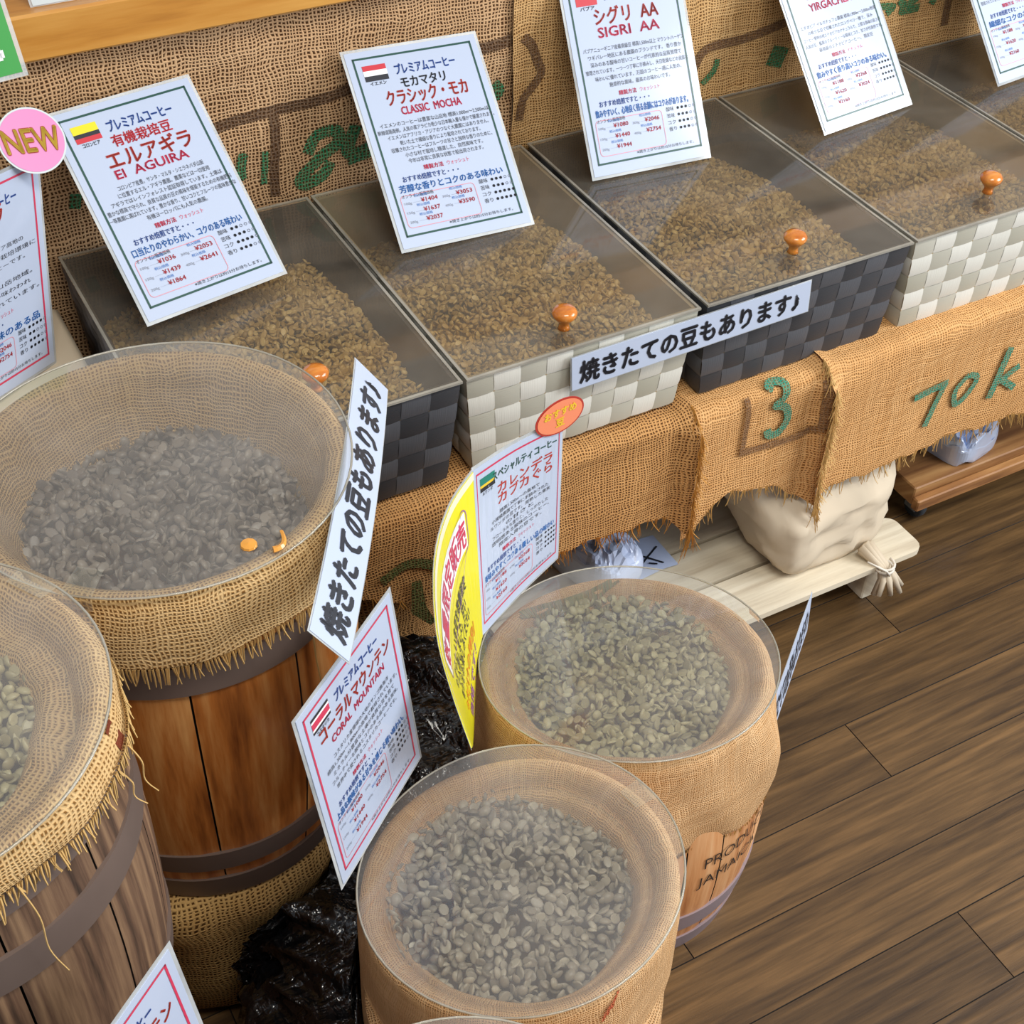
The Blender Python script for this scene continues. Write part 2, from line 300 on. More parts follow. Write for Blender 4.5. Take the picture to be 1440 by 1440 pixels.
# ------------------------------------------------------------------ printed cards
class Card:
    """a laminated card on the surface mp(u, v, h): u across, v down (0..1), h metres off the face"""
    def __init__(s, name, label, cat, mp, w, h, paper='paper', nu=2, nv=2, film=.004, group=None, thick=.0007):
        s.mp, s.w, s.h = mp, w, h; s.ink = {}; us = [i/(nu-1) for i in range(nu)]; vs = [i/(nv-1) for i in range(nv)]
        c = Vector(mp(.5, 1, 0)); s.root = thing(name, c, label, cat, group)
        def slab(x0, x1, y0, y1, h0, h1, mt, nm):
            V, F, U = grid(lambda u, v: mp(x0+(x1-x0)*u, y0+(y1-y0)*v, h1), us, vs); m = MB(); m.add(V, [f[::-1] for f in F], 0, U)
            V2, F2, _ = grid(lambda u, v: mp(x0+(x1-x0)*u, y0+(y1-y0)*v, h0), us, vs); m.add(V2, F2, 0, U); N = len(V)
            ring = list(range(nu))+[nu*j+nu-1 for j in range(1, nv)]+[nu*(nv-1)+i for i in range(nu-2, -1, -1)]+[nu*j for j in range(nv-2, 0, -1)]
            for a, b in zip(ring, ring[1:]+ring[:1]): m.f.append((a, b, N+b, N+a)); m.mi.append(0)
            return m.build(nm, mt, s.root)
        fu, fv = film/w, film/h
        slab(0, 1, 0, 1, -thick, 0, M[paper], 'card_sheet')
        if film: slab(-fu, 1+fu, -fv, 1+fv, -thick*1.6, -thick-.0001, M['film'], 'laminate_edge')
    def shape(s, vs, fs, col, h=.0004):
        """2D shape in metres from the top left corner, y down"""
        b = s.ink.setdefault(col, MB()); b.add([s.mp(x/s.w, y/s.h, h) for x, y in vs], [f for f in fs])
    def rect(s, x0, y0, x1, y1, col, h=.0004, seg=1):
        for i in range(seg):
            a, b = x0+(x1-x0)*i/seg, x0+(x1-x0)*(i+1)/seg
            for j in range(seg):
                c, d = y0+(y1-y0)*j/seg, y0+(y1-y0)*(j+1)/seg
                s.shape([(a, c), (a, d), (b, d), (b, c)], [(0, 1, 2, 3)], col, h)
    def text(s, t, cx, cy, ht, col, width=None, bold=.02, h=.0006, align=.5, slant=0):
        V, F = glyphs(t)
        if not len(V): return
        wd = V[:, 0].max(); sx = ht if width is None else width/wd
        X = (V[:, 0]-wd*align)*sx+cx+V[:, 1]*ht*slant; Y = cy-V[:, 1]*ht; d = bold*ht*.75
        for dx, dy in (((-d, 0), (d, 0), (0, -d), (0, d)) if bold >= .02 else ((0, 0),)): s.shape(list(zip(X+dx, Y+dy)), F, col, h)
    def frame(s, m, t, col, seg=1, mb=None):
        a, b, c, d = m, s.w-m, m, s.h-(mb or m)
        n = max(seg, 1)
        for k in range(n):
            x0, x1 = a+(b-a)*k/n, a+(b-a)*(k+1)/n; y0, y1 = c+(d-c)*k/n, c+(d-c)*(k+1)/n
            for q in ((x0, c, x1, c+t), (x0, d-t, x1, d), (a, y0, a+t, y1), (b-t, y0, b, y1)): s.rect(*q, col)
    def rrect(s, x0, y0, x1, y1, r, t, col, h=.0005):
        p = []
        for cx, cy, a0 in ((x1-r, y1-r, 0), (x0+r, y1-r, 90), (x0+r, y0+r, 180), (x1-r, y0+r, 270)):
            p += [(cx+r*math.cos(math.radians(a0+k*18)), cy+r*math.sin(math.radians(a0+k*18))) for k in range(6)]
        s.shape(*stroke(p+[p[0]], t), col, h)
    def finish(s, border=None):
        if border and border in s.ink: b = s.ink.pop(border); b.build('border', M['i_'+border], s.root)
        if s.ink: s.part('lettering')
        return s.root
    def part(s, name):
        m = MB(); ks = list(s.ink)
        for i, k in enumerate(ks): q = s.ink[k]; m.add(q.v, q.f, i)
        return m.build(name, [M['i_'+k] for k in ks], s.root)
def quad(TL, TR, BR, BLc):
    TL, TR, BR, BLc = map(Vector, (TL, TR, BR, BLc)); n = (BLc-TL).cross(TR-TL).normalized()
    if n.dot(Vector(FW_)) > 0: n = -n
    return lambda u, v, h: tuple((TL*(1-u)*(1-v)+TR*u*(1-v)+BR*u*v+BLc*(1-u)*v)+n*h)
def fill_card(c, frame, titles, para, method, rec, prices, stars, flag=None, flagname='', tops=0, seg=1, foot='※焼き上がりは約15分お待ちします。'):
    w, h = c.w, c.h; c.frame(.045*w, .014*w, frame, seg, .075*w if h > 1.2*w else None)
    if flag:
        x0, x1, y0, y1 = .10*w, .275*w, .075*h, .155*h; tot = sum(f[1] for f in flag); yy = y0
        keep, c.ink = c.ink, {}
        for col, k in flag: c.rect(x0, yy, x1, yy+(y1-y0)*k/tot, col); yy += (y1-y0)*k/tot
        c.part('flag'); c.ink = keep; c.text(flagname, (x0+x1)/2, .168*h, .032*w, 'black', .12*w)
    for t, v, ht, wd, col, cx in titles: c.text(t, cx*w, v*h, ht*w, col, wd*w, .03)
    v0 = para[0]
    for i, (t, wd) in enumerate(para[2]): c.text(t, .52*w, (v0+i*para[1])*h, .036*w, 'black', wd*w, .012)
    vm = v0+len(para[2])*para[1]+.012
    c.text('精製方法', .40*w, vm*h, .037*w, 'crim', .15*w, .03); c.text(method, .59*w, vm*h, .036*w, 'crim', .17*w, .01)
    c.text('おすすめ焙煎ですと・・・', .36*w, (vm+.042)*h, .046*w, 'blue', .43*w, .025); c.text(rec, .50*w, (vm+.088)*h, .058*w, 'bright', .80*w, .03)
    keep, c.ink = c.ink, {}; pt = vm+.122; c.rrect(.085*w, pt*h, .655*w, .905*h, .03*w, .004*w, 'pinkl'); c.text('オンライン販売価格', .22*w, (pt+.004)*h, .03*w, 'black', .24*w, .01)
    dv = (.895-pt)/3.2
    for i, p in enumerate(prices):
        col = 0 if i < 3 else 1; r = i % 3; yy = pt+.034+r*dv
        c.text(('100g', '150g', '200g', '300g', '400g')[i]+' ──', (.17+.29*col)*w, (yy+.008)*h, .024*w, 'grey', .13*w, .0); c.text('¥'+p, (.295+.27*col)*w, yy*h, .042*w, 'red', .125*w, .02)
        c.text('税込価格', (.24+.27*col)*w, (yy-.026)*h, .022*w, 'bright', .10*w, .0)
    c.part('price_table'); c.ink = keep
    for i, (nm, k) in enumerate(zip(('酸味', '苦味', 'コク', '香り'), stars)):
        yy = (pt+.004+i*.034)*h; c.text(nm, .73*w, yy, .034*w, 'black', .068*w, .015)
        for j in range(5): c.text('●' if j < k else '○', (.80+j*.035)*w, yy, .026*w, 'black' if j < k else 'grey', .02*w)
    c.text(foot, .64*w, .914*h, .026*w, 'black', .50*w, .01)
    return c.finish(frame)
# ------------------------------------------------------------------ burlap cloths with a function surface
def wob(a, b, s=0): return math.sin(a*7.3+s)*.5+math.sin(a*17.1+b*9+s*2)*.3+math.sin(b*21+a*5+s*3)*.2
def fine(P, n=8):
    Q = [P[0]]+P+[P[-1]]; out = []
    for i in range(1, len(Q)-2):
        for k in range(n): t = k/n; out.append(.5*((2*Q[i])+(Q[i+1]-Q[i-1])*t+(2*Q[i-1]-5*Q[i]+4*Q[i+1]-Q[i+2])*t*t+(3*Q[i]-Q[i-1]-3*Q[i+1]+Q[i+2])*t**3))
    return out+[P[-1]]
def strands(m, items, r=.0007):
    """loose yarns: items = (start, direction, length, bend)"""
    for p, d, L, bd in items:
        p, d, bd = Vector(p), Vector(d), Vector(bd); m.tube([p+d*L*t+bd*L*t*t for t in (0, .35, .7, 1)], r, r*.45, 3, 0, random.random(), False)
def on_cloth(fn, vs, fs, h=.0014): return [fn(x, y, h) for x, y in vs], fs
def marks(fn, strokes, parent, mat, name='stencil_mark', h=.0014):
    m = MB()
    for vs, fs in strokes: m.add([fn(x, y, h) for x, y in vs], fs, 0, vs)
    return m.build(name, mat, parent)
def stencil(t, x, y, ht, bold=.03, slant=0, flip=1, rot=0, wx=1):
    V, F = glyphs(t, bold); V = V*ht; V[:, 0] *= wx; V[:, 0] += V[:, 1]*slant
    # cut long faces so the mark can follow folds
    cr, sr = math.cos(rot), math.sin(rot)
    return [(x+a*cr-b*sr, y+flip*(a*sr+b*cr)) for a, b in V], F
# backdrop behind the baskets: two sacks hung side by side
def back(seed, x0):
    def f(x, z, h=0):
        d = .006*wob(x*2.2, z*2, seed)+.010*math.sin((z-.55)*13+x*3)*max(0, .84-z)*2
        return (x, 1.603-abs(d)-h-.012*max(0, (.60-z)*4), z)
    return f
fa, fb = back(0, 0), back(2, 0)
V, F, U = grid(lambda x, z: fa(x, z), np.linspace(-.35, .905, 70), np.linspace(.42, .832, 30)); o = mesh('burlap_backdrop', V, F, M['b_wall'], uv=U, smooth=True)
tag(o, 'loosely woven burlap sack hung behind the two leftmost baskets', 'burlap cloth')
brushk = [stroke(smooth_pts([(.30, .668), (.40, .672), (.50, .694), (.60, .699), (.70, .712)]), .014), stroke(smooth_pts([(.558, .70), (.556, .66), (.55, .62), (.548, .58)]), .013),
          stroke(smooth_pts([(.81, .722), (.87, .722), (.902, .726)]), .016)]
brushg = [stroke(smooth_pts([(.512, .650), (.506, .633), (.505, .612)]), [.002]+[.013]*11+[.004]), stroke(smooth_pts([(.540, .646), (.534, .60)]), .009),
          stroke(smooth_pts([(.598, .628), (.614, .650), (.640, .652), (.640, .632), (.612, .616), (.585, .596), (.592, .586), (.618, .594), (.630, .608)]), .017),
          stroke(smooth_pts([(.668, .654), (.655, .62), (.672, .612), (.70, .622)]), .019), stroke(smooth_pts([(.655, .60), (.70, .607)]), .008),
          stroke(smooth_pts([(.345, .655), (.33, .62)]), .022), stroke(smooth_pts([(.36, .64), (.37, .61), (.40, .60)]), .022), stroke(smooth_pts([(.295, .645), (.29, .625)]), .014), stroke(smooth_pts([(.875, .668), (.885, .655), (.876, .645)]), .014)]
marks(fa, brushk, o, M['ink_wall_k'], 'brown_stroke'); marks(fa, brushg, o, M['ink_wall_g'])
V, F, U = grid(lambda x, z: (lambda p: (p[0], p[1]-.006, p[2]))(fb(x, z)), np.linspace(.90, 2.3, 70), np.linspace(.42, .832, 30)); o = mesh('burlap_backdrop', V, F, M['b_wall2'], uv=U, smooth=True)
tag(o, 'tightly woven golden burlap sack hung behind the three rightmost baskets', 'burlap cloth')
fb2 = lambda x, z, h=0: (lambda p: (p[0], p[1]-.006, p[2]))(fb(x, z, h))
brushk = [stroke(smooth_pts([(.915, .728), (.928, .715), (.938, .69), (.944, .672), (.93, .655), (.915, .64), (.91, .61)]), .013),
          stroke(smooth_pts([(1.19, .595), (1.205, .625), (1.225, .652), (1.29, .655), (1.36, .668)]), .014), stroke(smooth_pts([(1.50, .672), (1.60, .684), (1.72, .700), (1.85, .70)]), .012), stroke(smooth_pts([(1.70, .70), (1.69, .66), (1.69, .60)]), .014)]
brushg = [stroke(smooth_pts([(1.245, .632), (1.24, .615), (1.222, .598)]), .010), stroke(smooth_pts([(1.36, .63), (1.35, .60)]), .03),
          stroke(smooth_pts([(1.545, .655), (1.575, .65), (1.565, .64)]), .012), stroke(smooth_pts([(1.595, .668), (1.64, .672), (1.615, .655), (1.595, .64), (1.63, .64)]), .014), stroke(smooth_pts([(1.672, .68), (1.665, .66), (1.655, .64)]), .016), stroke(smooth_pts([(1.585, .66), (1.60, .645)]), .012)]
marks(fb2, brushk, o, M['ink_wall2_k'], 'brown_stroke'); marks(fb2, brushg, o, M['ink_wall2_g'])
# ------------------------------------------------------------------ display shelf and the sacks draped over its front edge
sh = thing('display_shelf', (.85, 1.38, 0), 'low shelf hidden under the burlap sacks that carries the baskets', 'shelf')
mb = MB(); mb.box((-.30, 1.135, .380), (2.25, 1.60, .412)); mb.build('shelf_board', M['shelf'], sh)
for x, yy in ((-.24, 1.52), (.43, 1.52), (2.15, 1.52), (2.15, 1.2)):
    mb = MB(); mb.box((x, yy, 0), (x+.06, yy+.06, .380)); mb.build('leg', M['shelf'], sh)
def valance(x0, x1, hem, seed, mat, label, rollr, rolll, dz=0.0, fr='fringe'):
    """sack over the shelf: s < 0 lies on the board, s > 0 hangs down"""
    def f(x, s, h=0):
        R = .016; yf = 1.116-dz
        fold = .007*wob(x*1.6, s*2, seed)*min(1, max(0, s)/.05)
        e = 0
        if rollr and x > x1-.02: e = .018*math.sin(PI*(x-x1+.02)/.04)
        if rolll and x < x0+.02: e = .018*math.sin(PI*(x0+.02-x)/.04)
        if s < 0: return (x, yf+R-s, .4205+dz+h+e*.5)
        if s < R*PI/2: t = s/R; return (x, yf+R-(R+h+e*.4)*math.sin(t), .4205+dz-R+(R+h+e*.4)*math.cos(t))
        q = s-R*PI/2; return (x+.012*math.sin(x*9+seed)*q, yf-h-e-fold-.05*q, .4205+dz-R-q)
    nx = int((x1-x0)/.008)+2; us = np.linspace(x0, x1, nx); ts = np.linspace(0, 1, 36)
    def g(u, t):
        L = .4205-hem(u)-.016+.016*PI/2; s = -.12+t*(L+.12); return f(u, s)
    V, F, U = grid(g, us, ts, lambda u, t: (u, -.12+t*(.4205-hem(u)+.12)))
    o = mesh('burlap_sack', V, F, mat, uv=U, smooth=True); tag(o, label, 'burlap sack')
    it = []
    for k in range(int((x1-x0)*300)):
        x = random.uniform(x0, x1); L = .4205-hem(x)-.016+.016*PI/2; p = f(x, L-.003)
        it.append((p, (random.uniform(-.35, .35), random.uniform(-.35, .1), -1), random.uniform(.008, .026), (random.uniform(-.3, .3), 0, 0)))
    for side, on in ((x1, rollr), (x0, rolll)):
        if on:
            for k in range(170):
                s = random.uniform(.0, .4205-hem(side)); p = f(side, s, .002); it.append((p, (random.uniform(-.5, .5), -.45, -1), random.uniform(.008, .022), (random.uniform(-.4, .4), 0, 0)))
            for k in range(14): p = f(side, .4205-hem(side)-.01, .003); it.append((p, (random.uniform(-.2, .2), random.uniform(-.3, 0), -1), random.uniform(.02, .05), (random.uniform(-.3, .3), 0, 0)))
    m = MB(); strands(m, it, .0009); m.build('fringe', M[fr], o)
    return o, f
def hem_i(pts):
    xs, zs = zip(*pts); return lambda x: float(np.interp(x, xs, zs))+.003*math.sin(x*60)+.002*math.sin(x*143)
vo, vf = valance(-.30, .912, hem_i([(-.3, .29), (.44, .305), (.53, .272), (.60, .258), (.72, .268), (.80, .268), (.88, .255), (.912, .232)]), 1, M['b_vall'], 'burlap sack draped over the shelf edge below the black and white left baskets', True, False, 0, 'fringed')
marks(vf, [stroke([(.512, .115), (.512, .16), (.53, .19)], [.012, .02, .008]), stroke(smooth_pts([(.468, .10), (.50, .085), (.53, .095), (.55, .11)]), .014)], vo, M['ink_vall_g'], h=.004)
vo, vf = valance(.905, 1.125, hem_i([(.90, .212), (.925, .225), (.955, .258), (.99, .268), (1.05, .252), (1.09, .215), (1.125, .198)]), 4, M['b_val'], 'short burlap sack with a green digit 3 hanging below the black basket', True, False, .004)
three = smooth_pts([(1.025, .012), (1.036, .003), (1.052, .010), (1.05, .028), (1.038, .036), (1.056, .046), (1.062, .066), (1.05, .084), (1.034, .084), (1.030, .074)])
marks(vf, [stroke(three, .012)], vo, M['ink_val_g'], h=.004)
marks(vf, [stroke(smooth_pts([(.990, .012), (.994, .05), (.992, .098)]), .008), stroke(smooth_pts([(.988, .098), (1.03, .100), (1.08, .102), (1.118, .094)]), .010), stroke(smooth_pts([(1.116, .02), (1.117, .06), (1.117, .094)]), .012)], vo, M['ink_val_k'], 'brown_stroke', h=.004)
vo, vf = valance(1.118, 2.2, hem_i([(1.11, .190), (1.16, .210), (1.25, .214), (1.29, .208), (1.40, .212), (1.54, .206), (1.7, .20), (2.2, .2)]), 7, M['b_val'], 'wide burlap sack with green 70 k print draped over the right end of the shelf', False, True, .008)
k70 = [stroke([(1.290, .078), (1.318, .074), (1.352, .072)], .012), stroke([(1.348, .072), (1.336, .10), (1.322, .138)], .012), stroke(smooth_pts([(1.396, .076), (1.374, .094), (1.378, .120), (1.396, .114), (1.414, .088), (1.396, .076)]), .010),
       stroke(smooth_pts([(1.470, .052), (1.457, .092), (1.444, .132)]), .012), stroke([(1.456, .108), (1.474, .098), (1.492, .088)], .010), stroke([(1.462, .104), (1.476, .115), (1.490, .126)], .011)]
k70 = [([(x-.004, y+.032) for x, y in vs], fs) for vs, fs in k70]; marks(vf, k70, vo, M['ink_val_g'], h=.004)
# ------------------------------------------------------------------ coffee beans
def bean_template(nu=9, nv=6):
    V = []; F = []
    for j in range(nv+1):
        ph = PI*j/nv-PI/2
        for i in range(nu):
            th = 2*PI*i/nu; y = math.cos(ph)*math.cos(th); z = math.cos(ph)*math.sin(th); x = math.sin(ph)
            if z < 0: z *= .35
            V.append((x, y, z))
    V = np.array(V)
    # crease along the flat face
    k = (V[:, 2] < -.02) & (np.abs(V[:, 1]) < .45); V[k, 2] += .28*(1-np.abs(V[k, 0])**4)
    for j in range(nv): F += [(j*nu+i, j*nu+(i+1) % nu, (j+1)*nu+(i+1) % nu, (j+1)*nu+i) for i in range(nu)]
    return V, np.array(F)
BT, BF = bean_template()
def beans(label, pts, mat, size=(.0056, .0040, .0030), flat=.6):
    """pts: (n, 3) bean centres; one heap of green coffee"""
    n = len(pts); q = RNG.normal(size=(n, 4)); q[:, 1:3] *= flat; q /= np.linalg.norm(q, axis=1)[:, None]
    flip = RNG.random(n) < .6; w, x, y, z = q.T
    R = np.empty((n, 3, 3)); R[:, 0, 0] = 1-2*(y*y+z*z); R[:, 0, 1] = 2*(x*y-z*w); R[:, 0, 2] = 2*(x*z+y*w); R[:, 1, 0] = 2*(x*y+z*w); R[:, 1, 1] = 1-2*(x*x+z*z); R[:, 1, 2] = 2*(y*z-x*w); R[:, 2, 0] = 2*(x*z-y*w); R[:, 2, 1] = 2*(y*z+x*w); R[:, 2, 2] = 1-2*(x*x+y*y)
    sc = np.array(size)[None, :]*RNG.uniform(.85, 1.15, (n, 1))*RNG.uniform(.92, 1.08, (n, 3))
    T = BT[None]*sc[:, None, :]; T[flip, :, 2] *= -1; T[flip, :, 1] *= -1
    P = np.einsum('nij,nkj->nki', R, T)+pts[:, None, :]
    nv = len(BT); V = P.reshape(-1, 3); F = (BF[None]+(np.arange(n)*nv)[:, None, None]).reshape(-1, 4)
    me = bpy.data.meshes.new('coffee_beans'); me.vertices.add(len(V)); me.vertices.foreach_set('co', V.astype(np.float32).ravel())
    me.loops.add(F.size); me.loops.foreach_set('vertex_index', F.astype(np.int32).ravel()); me.polygons.add(len(F)); me.polygons.foreach_set('loop_start', np.arange(0, F.size, 4, dtype=np.int32))
    me.polygons.foreach_set('use_smooth', np.ones(len(F), bool)); me.update(calc_edges=True); me.validate()
    a = me.attributes.new('tint', 'FLOAT', 'POINT'); a.data.foreach_set('value', np.repeat(RNG.random(n).astype(np.float32), nv))
    me.materials.append(M[mat]); o = bpy.data.objects.new('coffee_beans', me); C.objects.link(o); return tag(o, label, 'coffee beans', kind='stuff')
def relax_pts(sampler, hf, area, spacing, layers=3, gap=.0032):
    out = []
    for L in range(layers):
        n = int(area/spacing**2); p = np.array([sampler() for _ in range(n*3)]); keep = []; gridd = {}
        for a in p:
            k = (int(a[0]//spacing), int(a[1]//spacing)); ok = True
            for dx in (-1, 0, 1):
                for dy in (-1, 0, 1):
                    for b in gridd.get((k[0]+dx, k[1]+dy), ()):
                        if (a[0]-b[0])**2+(a[1]-b[1])**2 < (spacing*.92)**2: ok = False
            if ok: gridd.setdefault(k, []).append(a); keep.append(a)
        keep = np.array(keep); out.append(np.c_[keep, [hf(*k)-L*gap+random.gauss(0, .0008) for k in keep]])
    return np.concatenate(out)
# ------------------------------------------------------------------ woven baskets with beans and lidded tops
ZR = .572; ZB = .428; YF = 1.137; YB = 1.580
def basket(x0, x1, dark, label):
    root = thing('woven_basket', ((x0+x1)/2, (YF+YB)/2, ZB), label, 'basket'); ta = .014
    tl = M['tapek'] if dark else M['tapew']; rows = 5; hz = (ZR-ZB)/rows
    def face(P0, P1, Q0, Q1, ncol, name):
        """P0-P1 bottom edge, Q0-Q1 top edge (left to right seen from outside)"""
        P0, P1, Q0, Q1 = map(Vector, (P0, P1, Q0, Q1)); m = MB(); nrm = (P1-P0).cross(Q0-P0).normalized()
        for r in range(rows):
            for c in range(ncol):
                hor = (r+c) % 2 == 0; k = 5; us = np.linspace(0, 1, k)
                def f(u, v):
                    U, Vv = (c+u)/ncol, (r+v)/rows; b = P0.lerp(P1, U); t = Q0.lerp(Q1, U); p = b.lerp(t, Vv)
                    hgt = .0013*(1-(2*(u if hor else v)-1)**4)+.0006
                    e = (v if hor else u); hgt -= .0008*(abs(2*e-1)**10); return p+nrm*hgt
                Vs, Fs, _ = grid(f, us, us); ou = random.random()*9
                m.add(Vs, Fs, 0, [((v if hor else u)*.03+ou, (u if hor else v)*.03) for v in us for u in us], max(0, min(1, (.12 if hor else .9)+random.uniform(-.16, .16))))  # fibre sheen painted as colour: horizontal tapes darker, vertical ones lighter
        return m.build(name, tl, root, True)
    b0, b1, c0, c1 = x0+ta, x1-ta, YF+ta*.6, YB-ta*.6
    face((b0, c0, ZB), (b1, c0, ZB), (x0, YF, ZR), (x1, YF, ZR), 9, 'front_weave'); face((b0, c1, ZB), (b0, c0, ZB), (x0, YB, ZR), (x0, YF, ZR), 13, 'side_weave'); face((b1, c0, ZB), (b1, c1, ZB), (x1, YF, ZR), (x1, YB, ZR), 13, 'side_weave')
    m = MB(); t = .006; i0, i1, j0, j1 = x0+t, x1-t, YF+t, YB-t
    V = [(b0, c0, ZB), (b1, c0, ZB), (b1, c1, ZB), (b0, c1, ZB), (x0, YF, ZR), (x1, YF, ZR), (x1, YB, ZR), (x0, YB, ZR), (i0, j0, ZR), (i1, j0, ZR), (i1, j1, ZR), (i0, j1, ZR), (b0+t, c0+t, ZB+t), (b1-t, c0+t, ZB+t), (b1-t, c1-t, ZB+t), (b0+t, c1-t, ZB+t)]
    F = [(3, 2, 1, 0), (12, 13, 14, 15)]
    for a in range(4): b = (a+1) % 4; F += [(a, b, 4+b, 4+a), (4+a, 4+b, 8+b, 8+a), (8+a, 8+b, 12+b, 12+a)]
    m.add(V, F); m.build('lining', M['ink'] if dark else M['inw'], root)
    return root
def heap(x0, x1, label, mat, seed, ztop):
    cx, cy = (x0+x1)/2, (YF+YB)/2; hx, hy = (x1-x0)/2-.020, (YB-YF)/2-.022
    def hf(x, y):
        u, v = (x-cx)/hx, (y-cy)/hy
        return ztop+.016*math.cos((u-.15)*1.7)*math.cos((v+.25)*1.4)-.034*max(0, v)**2-.012*max(0, -u)**2+.004*math.sin(x*31+seed)*math.sin(y*27)
    p = relax_pts(lambda: (random.uniform(cx-hx, cx+hx), random.uniform(cy-hy, cy+hy)), hf, hx*hy*4, .0068, 3); return beans(label, p, mat, (.0046, .0036, .0027))
BK = [(.256, .586, True, 'charcoal woven basket at the left end of the row', 'bean'), (.593, .910, False, 'white woven basket second from the left behind the yellow card', 'bean'),
      (.922, 1.243, True, 'charcoal woven basket in the middle with the long strip sign on its front', 'bean'), (1.251, 1.572, False, 'white woven basket second from the right end', 'bean'), (1.580, 1.902, True, 'charcoal woven basket cut off at the right edge', 'bean')]
BN = ['leftmost charcoal basket', 'white basket behind the yellow card', 'middle charcoal basket', 'white basket second from the right', 'charcoal basket at the right edge']
KN = [(.436, 1.195), (.741, 1.172), (1.088, 1.186), (1.421, 1.189), (1.74, 1.19)]
for i, (x0, x1, dk, lb, bm) in enumerate(BK):
    basket(x0, x1, dk, lb); heap(x0, x1, 'raw coffee beans heaped in the '+BN[i], bm, i*1.7, .527)
    z = ZR+.0006
    lid = thing('basket_lid', ((x0+x1)/2, (YF+YB)/2, z), 'clear flat lid with orange knob on the '+BN[i], 'lid', 'clear basket lids')
    m = MB(); X0, X1, Y0, Y1 = x0-.001, x1+.001, YF-.004, YB+.004; t = .0022
    m.add([(X0, Y0, z+t), (X1, Y0, z+t), (X1, Y1, z+t), (X0, Y1, z+t)], [(0, 1, 2, 3)]); m.build('lid_panel', M['acryl'], lid)
    m = MB(); e = .0035
    for lo, hi in (((X0, Y0, z), (X1, Y0+e, z+t+.0006)), ((X0, Y1-e, z), (X1, Y1, z+t+.0006)), ((X0, Y0+e, z), (X0+e, Y1-e, z+t+.0006)), ((X1-e, Y0+e, z), (X1, Y1-e, z+t+.0006))): m.box(lo, hi)
    m.build('lid_edge', M['edge'], lid)
    kx, ky = KN[i]; m = MB()
    m.lathe([(.0, 0), (.0075, 0), (.0062, .004), (.0066, .009), (.011, .014), (.0148, .019), (.0152, .0235), (.012, .0275), (.006, .029), (0, .0293)], (kx, ky, z+t+.0002), 24); m.build('knob', M['knob'], lid, True)
# ------------------------------------------------------------------ barrels
def barrel(name, c, z0, z1, rt, rm, rb, wd, hp, hoops, label, nst=16, seed=0):
    """stave barrel standing at c from z0 to z1; hoops = (centre height, width)"""
    root = thing(name, (c[0], c[1], z0), label, 'barrel'); H = z1-z0
    def rad(t): return rb+(rt-rb)*t+(rm-(rb+rt)/2)*4*t*(1-t)
    m = MB(); rnd = random.Random(seed)
    ang = [2*PI*(k+rnd.uniform(-.22, .22))/nst+seed for k in range(nst)]; ang.append(ang[0]+2*PI)
    for k in range(nst):
        a0, a1 = ang[k]+.006, ang[k+1]-.006; n = 5; us = [a0+(a1-a0)*i/n for i in range(n+1)]; ts = [j/14 for j in range(15)]; ov = rnd.random()*20; ou = rnd.random()*20
        def f(a, t, dr=0):
            q = (a-a0)/(a1-a0); r = rad(t)-.0012*abs(2*q-1)**6-dr; return (c[0]+r*math.cos(a), c[1]+r*math.sin(a), z0+t*H)
        V, F, U = grid(f, us, ts, lambda a, t: (t*H+ov, a*rt+ou)); m.add(V, F, 0, U, rnd.uniform(.2, .9))
        Vi, Fi, Ui = grid(lambda a, t: f(a, t, .010), us, ts, lambda a, t: (t*H+ov, a*rt+ou)); m.add(Vi, [q[::-1] for q in Fi], 0, Ui, .3)
        for a in (a0, a1):
            Vs, Fs, Us = grid(lambda s, t: f(a, t, s), (0, .010), ts, lambda s, t: (t*H, s)); m.add(Vs, Fs, 1, Us)
        Vs, Fs, Us = grid(lambda a, s: f(a, 1, s), us, (0, .010), lambda a, s: (s, a*rt)); m.add(Vs, Fs, 0, Us, .4)
    m.lathe([(0, .02), (rb-.02, .02)], (c[0], c[1], z0), 32, 1)
    m.build('staves', [M[wd], M['dark']], root, True)
    for hz_, hw in hoops:
        b = MB(); pr_ = []
        for j in range(5): t = (hz_-hw/2+hw*j/4)/H; pr_.append((rad(min(1, max(0, t)))+.0022, hz_-hw/2+hw*j/4))
        pr_ = [(pr_[0][0]-.004, pr_[0][1])]+pr_+[(pr_[-1][0]-.004, pr_[-1][1])]; b.lathe(pr_, (c[0], c[1], z0), 96); b.build('hoop', M[hp], root, True, .5)
    return root, rad
